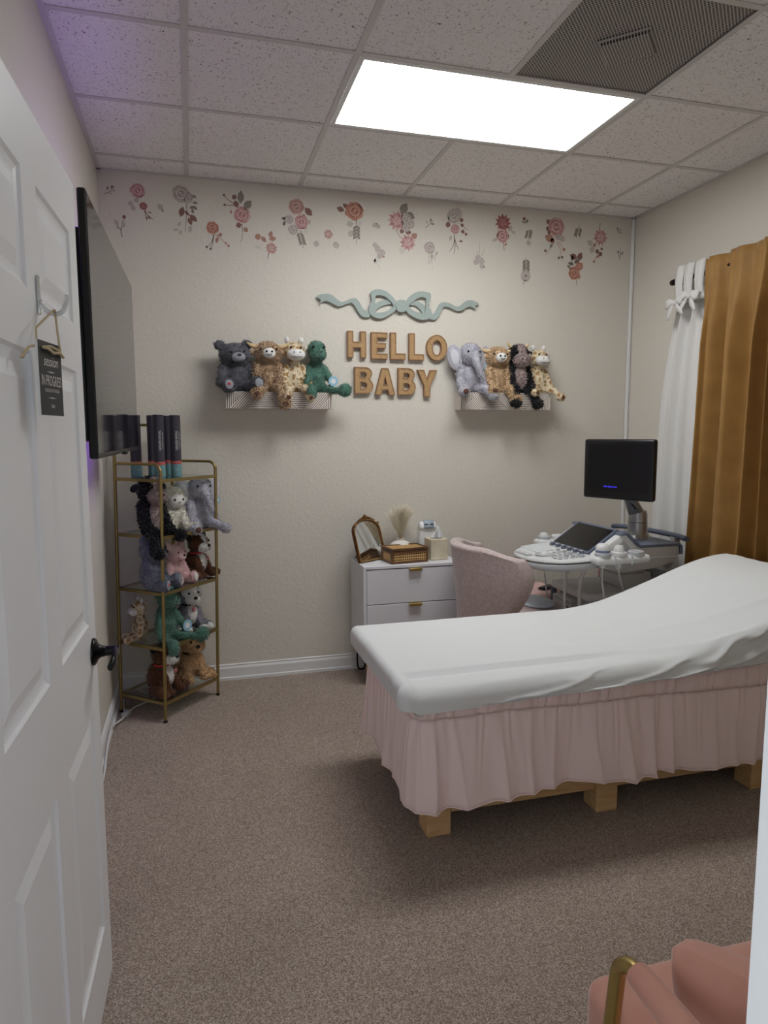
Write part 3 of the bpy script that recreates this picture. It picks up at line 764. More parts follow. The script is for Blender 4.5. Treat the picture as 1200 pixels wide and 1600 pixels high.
def highland(name, label, loc, rot, s, group, fur='tan', drop=(0.10, 0.28)):
    t = toy_root(name, label, loc, rot, group)
    P = [ellip((0, 0.0, 0.3), (0.24, 0.18, 0.30), 0), ellip((0, -0.05, 0.74), (0.25, 0.2, 0.20), 0),
         capsule((-0.2, -0.05, 0.48), (-0.22, -0.16, 0.16), 0.09, 0.085, 0), capsule((0.2, -0.05, 0.48), (0.22, -0.16, 0.16), 0.09, 0.085, 0)]
    f = dangling(P, 0, drop=drop, spread=0.12)
    toy_body(P, [PM[fur]], s, FUR_SHAG, name='body', parent=t)
    mz = part_ell('muzzle', PM['white'], t, s, (0, -0.245, 0.72), (0.125, 0.08, 0.10))
    for sx in (-1, 1):
        part_ell('nostril', PM['eye'], mz, s, (sx * 0.05, -0.315, 0.745), (0.022, 0.012, 0.022))
        part_tube('horn', PM['horn'], t, s, [(sx * 0.16, -0.03, 0.86), (sx * 0.30, -0.05, 0.87), (sx * 0.40, -0.06, 0.93)], [0.05, 0.042, 0.012])
        ear_disc(t, s, (sx * 0.28, -0.02, 0.76), (0.11, 0.04, 0.055), (0, sx * 0.4, 0), PM[fur])
    part_tube('smile', PM['eye'], mz, s, [(-0.045, -0.322, 0.70), (0, -0.326, 0.678), (0.045, -0.322, 0.70)], [0.007, 0.007, 0.007], 5)
    eyes(t, s, [(-0.15, -0.215, 0.80), (0.15, -0.215, 0.80)])
    for q in f: part_ell('hoof', PM['hoof'], t, s, (q[0], q[1] - 0.09, q[2]), (0.06, 0.05, 0.05))
    return t

def giraffe(name, label, loc, rot, s, group, drop=(0.16, 0.16), feetx=0.08):
    t = toy_root(name, label, loc, rot, group)
    P = [ellip((0, 0.0, 0.28), (0.20, 0.16, 0.29), 0), capsule((0, -0.01, 0.5), (0, -0.03, 0.66), 0.11, 0.10, 0), ellip((0, -0.05, 0.79), (0.2, 0.18, 0.18), 0),
         capsule((-0.17, -0.03, 0.48), (-0.24, -0.13, 0.18), 0.075, 0.08, 0), capsule((0.17, -0.03, 0.48), (0.27, -0.13, 0.13), 0.075, 0.08, 0)]
    f = dangling(P, 0, drop=drop, spread=feetx, r=0.075, foot=0.10)
    toy_body(P, [PM['giraffe']], s, FUR_SHORT, name='body', parent=t)
    mz = part_ell('muzzle', PM['white'], t, s, (0, -0.21, 0.72), (0.185, 0.13, 0.115))
    for sx in (-1, 1):
        part_ell('nostril', PM['pad'], mz, s, (sx * 0.06, -0.325, 0.76), (0.02, 0.012, 0.014))
        h = part_tube('horn', PM['giraffe'], t, s, [(sx * 0.1, -0.02, 0.92), (sx * 0.13, -0.02, 1.0)], [0.03, 0.03]); part_ell('horn_tip', PM['white'], h, s, (sx * 0.14, -0.02, 1.02), (0.055, 0.05, 0.065))
        ear_disc(t, s, (sx * 0.24, 0.0, 0.86), (0.09, 0.035, 0.055), (0, -sx * 0.5, 0), PM['giraffe'], PM['white'])
    part_tube('smile', PM['eye'], mz, s, [(-0.12, -0.29, 0.68), (0, -0.335, 0.665), (0.12, -0.29, 0.68)], [0.006, 0.006, 0.006], 5)
    eyes(t, s, [(-0.1, -0.205, 0.86), (0.1, -0.205, 0.86)])
    for q in f: part_ell('hoof', PM['hoof'], t, s, (q[0], q[1] - 0.08, q[2]), (0.05, 0.04, 0.045))
    return t

def dino(name, label, loc, rot, s, group, side=False):
    t = toy_root(name, label, loc, rot, group)
    P = [ellip((0, 0.0, 0.27), (0.18, 0.16, 0.28), 0), capsule((0, 0, 0.45), (0, -0.03, 0.66), 0.12, 0.11, 0), ellip((0, -0.05, 0.82), (0.18, 0.19, 0.18), 0), ellip((0, -0.15, 0.72), (0.165, 0.15, 0.13), 0),
         capsule((-0.15, -0.03, 0.48), (-0.22, -0.12, 0.14), 0.075, 0.07, 0), capsule((0.15, -0.03, 0.48), (0.29, -0.12, 0.2), 0.075, 0.065, 0),
         capsule((-0.11, -0.05, 0.08), (-0.2, -0.33, 0.05), 0.085, 0.07, 0), ellip((-0.21, -0.42, -0.02), (0.10, 0.09, 0.15), 0),
         capsule((0.11, -0.05, 0.08), (0.34, -0.30, 0.03), 0.085, 0.065, 0), ellip((0.48, -0.36, 0.04), (0.14, 0.10, 0.13), 0, Euler((0, -0.6, 0)).to_matrix())]
    for k in range(4): P.append(ellip((0, 0.10 + 0.02 * k, 0.95 - 0.15 * k), (0.03, 0.06, 0.06), 0))
    toy_body(P, [PM['green']], s, FUR_SHORT, name='body', parent=t)
    eyes(t, s, [(-0.11, -0.215, 0.87), (0.11, -0.215, 0.87)], 0.025)
    part_tube('mouth_seam', PM['dgrey'], t, s, [(0, -0.305, 0.74), (0, -0.30, 0.66), (0, -0.26, 0.61)], [0.006, 0.006, 0.006], 5)
    for sx in (-1, 1): part_ell('nostril', PM['dgrey'], t, s, (sx * 0.04, -0.292, 0.77), (0.014, 0.01, 0.02))
    tag_disc(t, s, (0.29, -0.21, 0.22), 0.10, PM['tagblue'])
    return t

def elephant(name, label, loc, rot, s, group, drop=(0.05, 0.12)):
    t = toy_root(name, label, loc, rot, group)
    P = [ellip((0, 0.0, 0.28), (0.22, 0.18, 0.28), 0), ellip((0, -0.04, 0.76), (0.23, 0.21, 0.22), 0),
         capsule((0, -0.2, 0.72), (0.03, -0.3, 0.52), 0.10, 0.075, 0), capsule((0.03, -0.3, 0.52), (0.10, -0.31, 0.33), 0.075, 0.055, 0),
         capsule((-0.19, -0.03, 0.47), (-0.25, -0.14, 0.14), 0.095, 0.10, 0), capsule((0.19, -0.03, 0.47), (0.25, -0.14, 0.14), 0.095, 0.09, 0)]
    f = dangling(P, 0, drop=drop, spread=0.18, r=0.09, foot=0.115, ledge=-0.28)
    toy_body(P, [PM['lgrey']], s, FUR_SHORT, name='body', parent=t)
    for sx in (-1, 1): ear_disc(t, s, (sx * 0.33, 0.0, 0.69), (0.155, 0.04, 0.26), (0, sx * 0.2, sx * 0.35), PM['lgrey'], PM['earpale'] if sx < 0 else None)
    eyes(t, s, [(-0.13, -0.215, 0.80), (0.13, -0.215, 0.80)])
    part_ell('foot_pad', PM['hoof'], t, s, (f[0][0], f[0][1] - 0.11, f[0][2]), (0.06, 0.03, 0.055))
    tag_disc(t, s, (0.36, -0.07, 0.50), 0.07, PM['tagblue'])
    return t

def bull(name, label, loc, rot, s, group, drop=(0.26, 0.28), horns=True):
    t = toy_root(name, label, loc, rot, group)
    P = [ellip((0, 0.0, 0.3), (0.20, 0.17, 0.30), 1), ellip((0, -0.16, 0.32), (0.12, 0.06, 0.24), 0), ellip((0, -0.03, 0.76), (0.22, 0.19, 0.22), 1), ellip((0, -0.2, 0.66), (0.17, 0.12, 0.14), 0), ellip((0, -0.14, 0.82), (0.1, 0.1, 0.16), 0),
         capsule((-0.18, -0.03, 0.5), (-0.2, -0.18, 0.14), 0.085, 0.08, 1), capsule((0.18, -0.03, 0.5), (0.22, -0.18, 0.14), 0.085, 0.08, 1)]
    f = dangling(P, 1, drop=drop, spread=0.10, r=0.085, foot=0.11, ledge=-0.31)
    toy_body(P, [PM['mauve'], PM['black']], s, FUR_CURL, name='body', parent=t)
    for sx in (-1, 1):
        ear_disc(t, s, (sx * 0.27, 0.0, 0.80), (0.11, 0.04, 0.07), (0, sx * 0.3, 0), PM['black'])
        if horns: part_tube('horn', PM['horn'], t, s, [(sx * 0.12, 0.0, 0.92), (sx * 0.2, -0.01, 0.97), (sx * 0.24, -0.02, 1.04)], [0.035, 0.03, 0.008])
        part_ell('nostril', PM['black'], t, s, (sx * 0.05, -0.32, 0.68), (0.018, 0.012, 0.014))
    eyes(t, s, [(-0.13, -0.215, 0.83), (0.13, -0.215, 0.83)])
    return t

def lamb(name, label, loc, rot, s, group):
    t = toy_root(name, label, loc, rot, group)
    P = [ellip((0, 0.02, 0.28), (0.25, 0.22, 0.3), 0), ellip((0, -0.02, 0.74), (0.25, 0.22, 0.24), 0), capsule((-0.15, -0.1, 0.4), (-0.16, -0.26, 0.1), 0.09, 0.08, 0), capsule((0.15, -0.1, 0.4), (0.16, -0.26, 0.1), 0.09, 0.08, 0),
         capsule((-0.2, -0.08, 0.08), (-0.3, -0.36, 0.08), 0.1, 0.085, 0), capsule((0.2, -0.08, 0.08), (0.32, -0.36, 0.08), 0.1, 0.085, 0)]
    toy_body(P, [PM['cream']], s, FUR_CURL, name='body', parent=t)
    fc = part_ell('face', PM['white'], t, s, (0, -0.15, 0.68), (0.2, 0.14, 0.17))
    part_tube('mouth', PM['eye'], fc, s, [(-0.03, -0.292, 0.655), (0, -0.298, 0.635), (0.03, -0.292, 0.655)], [0.006, 0.006, 0.006], 5)
    eyes(t, s, [(-0.1, -0.265, 0.71), (0.1, -0.265, 0.71)], 0.026)
    for sx in (-1, 1): ear_disc(t, s, (sx * 0.26, -0.03, 0.70), (0.1, 0.035, 0.06), (0, sx * 0.7, 0), PM['white'])
    return t

def dog(name, label, loc, rot, s, group, kind, look=0.0):
    t = toy_root(name, label, loc, rot, group)
    if kind == 'boxer': mats, bm_, hm = [PM['brown'], PM['white'], PM['black']], 0, 0
    elif kind == 'husky': mats, bm_, hm = [PM['husky'], PM['white'], PM['black']], 0, 0
    else: mats, bm_, hm = [PM['poodle']], 0, 0
    W = 1 if len(mats) > 1 else 0
    PW = 0 if kind == 'boxer' else W
    P = [ellip((0, 0.05, 0.28), (0.22, 0.21, 0.29), bm_), ellip((0, -0.12, 0.33), (0.12, 0.12, 0.2), W),
         ellip((0, -0.06, 0.73), (0.23, 0.2, 0.21), hm), ellip((0, -0.21, 0.66), (0.155, 0.15, 0.115), W), ellip((0, -0.13, 0.77), (0.10 if kind == 'boxer' else 0.205, 0.15, 0.17), W),
         capsule((-0.13, -0.1, 0.4), (-0.15, -0.25, 0.07), 0.085, 0.08, bm_), capsule((0.13, -0.1, 0.4), (0.15, -0.25, 0.07), 0.085, 0.08, bm_),
         ellip((-0.15, -0.29, 0.06), (0.08, 0.1, 0.065), PW), ellip((0.15, -0.29, 0.06), (0.08, 0.1, 0.065), PW),
         capsule((-0.2, 0.0, 0.1), (-0.3, -0.24, 0.08), 0.12, 0.09, bm_), capsule((0.2, 0.0, 0.1), (0.3, -0.24, 0.08), 0.12, 0.09, bm_), ellip((-0.31, -0.29, 0.07), (0.08, 0.08, 0.075), PW), ellip((0.31, -0.29, 0.07), (0.08, 0.08, 0.075), PW),
         capsule((0.12, 0.2, 0.1), (0.28, 0.26, 0.2), 0.06, 0.03, bm_)]
    if kind == 'husky':
        P += [ellip((-0.15, 0.0, 0.93), (0.06, 0.04, 0.09), W), ellip((0.15, 0.0, 0.93), (0.06, 0.04, 0.09), W), ellip((0, 0.04, 0.82), (0.2, 0.16, 0.15), 0)]
    toy_body(P, mats, s, FUR_CURL if kind == 'poodle' else FUR_SHORT, name='body', parent=t)
    part_ell('nose', PM['eye'], t, s, (0, -0.35, 0.70), (0.045, 0.03, 0.034))
    eyes(t, s, [(-0.1, -0.265, 0.79), (0.1, -0.265, 0.79)], 0.024)
    if kind == 'boxer':
        for sx in (-1, 1): ear_disc(t, s, (sx * 0.22, -0.02, 0.86), (0.09, 0.04, 0.11), (0, sx * 0.9, 0), PM['black'])
        part_ell('heart_patch', PM['tongue'], t, s, (0.08, -0.25, 0.40), (0.035, 0.015, 0.045))
    if kind == 'poodle':
        for sx in (-1, 1): ear_disc(t, s, (sx * 0.24, -0.03, 0.67), (0.06, 0.08, 0.16), (0, sx * -0.2, 0), PM['poodle'])
    b = MB(); b.tube([Vector((0.15 * cos(a), -0.04 + 0.14 * sin(a), 0.535)) * s for a in [2 * pi * i / 20 for i in range(20)]], 0.02 * s, 6, closed=True); b.build('collar', PM['eye'] if kind != 'boxer' else PM['red'], t, smooth=True)
    if kind == 'husky': part_ell('heart_tag', PM['tongue'], t, s, (0.0, -0.245, 0.45), (0.04, 0.015, 0.05))
    return t

GA, GB, GC = 'plush toys on the left wall shelf', 'plush toys on the right wall shelf', 'plush toys on the gold rack'
ZA = 1.678
bear('teddy_bear', 'dark charcoal teddy bear at the left end of the left wall shelf', (0.255, 3.955, ZA), 0.25, 0.275, GA, tilt=-0.07).scale = (1.22, 1.0, 1.0)
highland('highland_cow_toy', 'brown shaggy highland cow toy beside the charcoal teddy bear', (0.427, 3.965, ZA), 0.0, 0.29, GA, 'tan')
giraffe('giraffe_toy', 'spotted giraffe toy between the brown cow and the green dinosaur', (0.575, 3.965, ZA), 0.05, 0.285, GA)
dino('dinosaur_toy', 'green dinosaur toy at the right end of the left wall shelf', (0.70, 3.965, ZA), 0.1, 0.29, GA)
ZB = 1.692
elephant('elephant_toy', 'pale grey elephant toy at the left end of the right wall shelf', (1.645, 3.965, ZB), 0.05, 0.30, GB)
highland('highland_cow_toy', 'light tan shaggy highland cow toy beside the wall shelf elephant', (1.825, 3.97, ZB), 0.0, 0.29, GB, 'ltan', (0.02, 0.2))
bull('bull_toy', 'black bull toy with mauve face sitting on the right wall shelf', (1.965, 3.965, ZB), 0.0, 0.30, GB)
giraffe('giraffe_toy', 'spotted giraffe toy at the right end of the right wall shelf', (2.105, 3.968, ZB), 0.1, 0.275, GB, (0.05, 0.14), 0.2)
r0 = RACK_ROT
bull('bull_toy', 'black bull toy with dangling legs behind the near gold leg', on_rack(0.12, 0.40, 3), 0.75, 0.295, GC, (0.30, 0.06), False)
lamb('lamb_toy', 'white curly lamb toy between the black bull and the rack elephant', on_rack(0.50, 0.36, 3), 0.55, 0.232, GC)
elephant('elephant_toy', 'grey elephant toy at the right end of the upper gold shelf', on_rack(0.90, 0.26, 3), 0.50, 0.28, GC, (0.02, 0.05))
bear('teddy_bear', 'blue grey teddy bear at the left of the pink bear on the gold rack', on_rack(0.12, 0.40, 2), 1.15, 0.275, GC, 'bgrey', 'pad', 'pad')
bear('teddy_bear', 'small pale pink teddy bear on the middle gold shelf', on_rack(0.54, 0.40, 2), 0.80, 0.215, GC, 'pink', 'pink', 'white')
dog('dog_toy', 'brown and white dog toy at the right end of the middle shelf', on_rack(0.95, 0.40, 2), 0.9, 0.255, GC, 'boxer')
dino('dinosaur_toy', 'green dinosaur toy leaning beside the grey husky on the gold rack', on_rack(0.28, 0.30, 1), 0.75, 0.30, GC)
giraffe('giraffe_toy', 'spotted giraffe toy half hidden behind the dinosaur on the gold rack', on_rack(0.22, 0.78, 1), -1.2, 0.20, GC, (0.0, 0.0))
dog('dog_toy', 'grey and white husky dog toy on the second lowest gold shelf', on_rack(0.80, 0.42, 1), 0.45, 0.268, GC, 'husky')
dog('dog_toy', 'brown and white dog toy on the lowest gold shelf', on_rack(0.26, 0.40, 0), 1.0, 0.285, GC, 'boxer')
dog('dog_toy', 'curly tan poodle toy at the right of the lowest gold shelf', on_rack(0.82, 0.42, 0), 0.45, 0.282, GC, 'poodle')

# ================================================================== WALL SHELVES
def clip_poly(poly, p, n):
    out = []
    for i in range(len(poly)):
        a, c = np.array(poly[i]), np.array(poly[(i + 1) % len(poly)]); da, dc = (a - p) @ n, (c - p) @ n
        if da >= 0: out.append(tuple(a))
        if da * dc < 0: out.append(tuple(a + (c - a) * da / (da - dc)))
    return out
def wall_shelf(x0, z0, hh, label):
    wd, dp = 0.592, 0.118
    t = thing('wall_shelf', label, 'wall shelf', (x0 + wd / 2, YB - dp / 2, z0), group='carved white wall shelves')
    L0 = -wd / 2; yb, yf = dp / 2 - 0.001, -dp / 2
    b = MB(); b.bx(L0, -L0, yf, yf + 0.012, 0, hh); b.build('front_board', M_GROOVE, t)
    b = MB(); b.bx(L0, -L0, yf + 0.012, yb, hh - 0.014, hh - 0.002); b.build('top_board', M_SHELFW, t)
    b = MB(); b.bx(L0, -L0, yf + 0.012, yb, 0.0, 0.012); b.build('bottom_board', M_SHELFW, t)
    for sx in (-1, 1):
        b = MB(); b.bx(sx * wd / 2 - (0.012 if sx > 0 else 0), sx * wd / 2 + (0.012 if sx < 0 else 0), yf + 0.012, yb, 0.012, hh - 0.014); b.build('end_board', M_SHELFW, t)
    k = wd / 0.59; q = hh / 0.1
    R = [([(0, 0), (.02, 0), (.09, .1), (0, .1)], 90), ([(.02, 0), (.12, 0), (.21, .1), (.09, .1)], 48), ([(.12, 0), (.30, 0), (.22, .1), (.21, .1)], 0), ([(.30, 0), (.40, 0), (.31, .1), (.22, .1)], 132),
         ([(.40, 0), (.42, 0), (.51, .1), (.31, .1)], 0), ([(.42, 0), (.52, 0), (.59, .08), (.59, .1), (.51, .1)], 48), ([(.52, 0), (.59, 0), (.59, .08)], 90)]
    st = MB()
    for poly, ang in R:
        poly = [(u * k, v * q) for u, v in poly]; a = radians(ang); d = np.array((cos(a), sin(a))); n = np.array((-sin(a), cos(a)))
        pr_ = [np.array(p) @ n for p in poly]; s = min(pr_) + 0.001
        while s < max(pr_):
            c = clip_poly(poly, n * s, n); c = clip_poly(c, n * (s + 0.0066), -n) if len(c) > 2 else []
            if len(c) > 2: st.prism(c, lambda u, v: (L0 + u, yf + 0.001, v), lambda u, v: (L0 + u, yf - 0.0035, v))
            s += 0.0105
    tag(st.build('carved_ribs', M_SHELFW, t), kind='stuff')
    return t
wall_shelf(0.189, 1.584, 0.093, 'carved white wall shelf left of the hello baby letters')
wall_shelf(1.578, 1.588, 0.103, 'carved white wall shelf right of the hello baby letters')

# ================================================================== LETTERS
def circ(cx, cy, rx, ry, n=28): return [(cx + rx * cos(2 * pi * i / n), cy + ry * sin(2 * pi * i / n)) for i in range(n)]
def arcp(cx, cy, rx, ry, a0, a1, n=8): return [(cx + rx * cos(a0 + (a1 - a0) * i / n), cy + ry * sin(a0 + (a1 - a0) * i / n)) for i in range(n + 1)]
B_out = [(0, 0), (.6, 0)] + arcp(.62, .28, .38, .28, -pi / 2, pi / 3.2) + arcp(.58, .76, .36, .24, -pi / 3.4, pi / 2) + [(0, 1)]
LET = {'H': [[(0, 0), (.3, 0), (.3, .38), (.7, .38), (.7, 0), (1, 0), (1, 1), (.7, 1), (.7, .6), (.3, .6), (.3, 1), (0, 1)]],
 'E': [[(0, 0), (1, 0), (1, .2), (.36, .2), (.36, .41), (.9, .41), (.9, .6), (.36, .6), (.36, .8), (1, .8), (1, 1), (0, 1)]],
 'L': [[(0, 0), (1, 0), (1, .22), (.37, .22), (.37, 1), (0, 1)]], 'O': [circ(.5, .5, .5, .5), circ(.5, .5, .22, .29)],
 'B': [B_out, [(.32, .18)] + arcp(.5, .31, .16, .12, -pi / 2, pi / 2, 6) + [(.32, .43)], [(.32, .61)] + arcp(.5, .715, .14, .1, -pi / 2, pi / 2, 6) + [(.32, .82)]],
 'A': [[(0, 0), (.3, 0), (.36, .19), (.64, .19), (.7, 0), (1, 0), (.66, 1), (.34, 1)], [(.42, .37), (.58, .37), (.5, .70)]],
 'Y': [[(.35, 0), (.65, 0), (.65, .4), (1, 1), (.67, 1), (.5, .62), (.33, 1), (0, 1), (.35, .4)]]}
def offset_poly(P, d):
    n = len(P); out = []
    area = sum(P[i][0] * P[(i + 1) % n][1] - P[(i + 1) % n][0] * P[i][1] for i in range(n)); sg = 1 if area > 0 else -1
    for i in range(n):
        a, b_, c = np.array(P[i - 1]), np.array(P[i]), np.array(P[(i + 1) % n])
        e1 = (b_ - a) / max(np.linalg.norm(b_ - a), 1e-9); e2 = (c - b_) / max(np.linalg.norm(c - b_), 1e-9)
        n1 = np.array((-e1[1], e1[0])) * sg; n2 = np.array((-e2[1], e2[0])) * sg
        m_ = n1 + n2; m_ /= max(np.linalg.norm(m_), 1e-6); out.append(tuple(b_ + m_ * d / max(m_ @ n1, 0.4)))
    return out
letters = [('H', .897, 1.008, 1.889, 2.040, 'letter H at the start of hello'), ('E', 1.040, 1.138, 1.885, 2.038, 'letter E in the word hello'), ('L', 1.158, 1.250, 1.885, 2.040, 'first letter L in the word hello, beside the E'), ('L', 1.274, 1.367, 1.884, 2.040, 'second letter L in the word hello, beside the O'), ('O', 1.385, 1.516, 1.884, 2.036, 'round letter O at the end of hello'),
           ('B', .938, 1.050, 1.681, 1.834, 'first letter B at the start of baby'), ('A', 1.063, 1.186, 1.675, 1.831, 'letter A in the word baby'), ('B', 1.206, 1.315, 1.677, 1.834, 'second letter B in the word baby, beside the Y'), ('Y', 1.327, 1.451, 1.667, 1.826, 'letter Y at the end of baby')]
for ch, x0, x1, z0, z1, lab in letters:
    t = thing('rattan_letter', 'brown rattan ' + lab, 'letter', (x0, YB, z0), group='rattan letters spelling hello baby')
    ol = [[(u * (x1 - x0), v * (z1 - z0)) for u, v in o] for o in LET[ch]]
    flat_shape(ol, 0, 1, lambda u, v, q: (u, -0.003 - 0.021 * q, v)).build('rattan_face', M_RATTAN, t)
    rim = MB()
    for k, o in enumerate(ol):
        q = offset_poly(o, 0.0045); n = len(o); q2 = offset_poly(o, -0.0008)
        if k > 0: q, q2 = offset_poly(o, -0.0045), offset_poly(o, 0.0008)
        ring = [[(p[0], y, p[1]) for p in pp] for pp, y in ((q, -0.022), (q, -0.027), (q2, -0.027), (q2, -0.001))]
        rim.grid(ring, cv=True)
    rim.build('rim', M_RATRIM, t)

# ================================================================== BOW
M_SAGE = mat('sage_green_board', (162, 174, 168), 0.6, var=(300, (154, 166, 160)))
BY = YB - 0.02
def bowpt(cx, cy):
    p = at_y(480 + cx / 4.2857, 430 + cy / 4.2857, BY); return (p.x, p.z)
t = thing('ribbon_bow', 'sage green cut out ribbon bow above the hello baby letters', 'bow', (1.228, YB, 2.108), world=True)
BS = dict(
 tail_l=[(62, 145), (90, 128), (145, 125), (175, 140), (215, 172), (240, 178), (290, 158), (325, 155), (350, 180), (375, 225), (410, 245), (420, 275), (395, 283), (360, 270), (330, 225), (310, 195), (290, 185), (250, 198), (210, 208), (170, 190), (130, 172), (100, 180), (82, 200), (90, 165)],
 tail_r=[(820, 265), (850, 255), (875, 215), (890, 190), (920, 180), (960, 190), (1000, 210), (1030, 200), (1060, 175), (1100, 167), (1150, 190), (1128, 205), (1130, 230), (1100, 212), (1070, 215), (1040, 235), (1000, 238), (950, 215), (915, 212), (900, 235), (880, 275), (855, 298), (820, 292)],
 loop_l=[(427, 110), (470, 95), (520, 105), (560, 135), (590, 170), (600, 200), (590, 235), (560, 260), (520, 282), (480, 290), (435, 275), (413, 245), (415, 205), (432, 175), (428, 145)],
 hole_l=[(455, 165), (458, 140), (490, 135), (530, 150), (575, 200), (560, 225), (520, 245), (470, 252), (458, 240), (455, 200)],
 inner_l=[(440, 240), (460, 190), (500, 168), (545, 166), (572, 190), (540, 195), (500, 207), (470, 227), (455, 248)],
 loop_r=[(655, 200), (670, 165), (700, 130), (745, 110), (790, 112), (825, 125), (822, 180), (805, 205), (830, 235), (830, 275), (800, 297), (755, 298), (710, 280), (665, 245)],
 hole_r=[(680, 205), (710, 175), (745, 152), (785, 150), (797, 175), (790, 230), (780, 255), (740, 250), (700, 230)],
 inner_r=[(685, 197), (715, 172), (760, 180), (795, 212), (806, 250), (780, 262), (758, 228), (725, 202)],
 knot=[(592, 185), (610, 168), (645, 168), (665, 185), (668, 215), (650, 245), (610, 245), (592, 215)])
BS = {k: [bowpt(*p) for p in cat_rom(v, 4)] for k, v in BS.items()}
def bow_part(name, ols, y0, y1): flat_shape(ols, y0, y1, lambda u, v, q: (u, q, v)).build(name, M_SAGE, t)
bow_part('tail', [BS['tail_l']], YB - 0.010, YB - 0.020); bow_part('tail', [BS['tail_r']], YB - 0.010, YB - 0.020)
bow_part('loop', [BS['loop_l'], BS['hole_l']], YB - 0.014, YB - 0.024); bow_part('loop', [BS['loop_r'], BS['hole_r']], YB - 0.014, YB - 0.024)
bow_part('inner_ribbon', [BS['inner_l']], YB - 0.006, YB - 0.014); bow_part('inner_ribbon', [BS['inner_r']], YB - 0.006, YB - 0.014)
bow_part('knot', [BS['knot']], YB - 0.020, YB - 0.029)
b = MB()
for (cx, cy) in ((490, 275), (765, 280), (630, 205)):
    p = bowpt(cx, cy); b.rbox((p[0], YB - 0.008, p[1]), (0.02, 0.016, 0.02), 0.002, 1)
b.build('spacer', M_SAGE, t)

# ================================================================== FLOWER DECALS
def vmat(name, rgb):
    rgb = tuple(c * 0.74 + w_ * 0.26 for c, w_ in zip(rgb, (206, 197, 186)))
    return mat('print_' + name, rgb, 0.6)
PAL = {'pink': [(206, 160, 156), (186, 126, 126), (160, 92, 94), (214, 176, 170)], 'rust': [(192, 128, 104), (172, 98, 76), (140, 72, 54), (204, 148, 122)], 'white': [(196, 186, 178), (178, 166, 160), (150, 136, 130), (208, 200, 192)],
       'red': [(160, 84, 82), (140, 62, 62), (108, 42, 44), (176, 106, 100)], 'dusty': [(196, 152, 140), (176, 124, 112), (148, 96, 86), (208, 172, 160)]}
LEAF = {'mar': (104, 58, 50), 'grn': (112, 106, 94), 'pale': (178, 170, 158), 'rust': (158, 104, 84), 'dk': (74, 62, 56), 'wht': (206, 200, 190)}
MPXS = 1.0
def px_scale(px, py):
    a = at_y(px, py, YB); c = at_y(px + 10, py, YB); return (c - a).length / 10
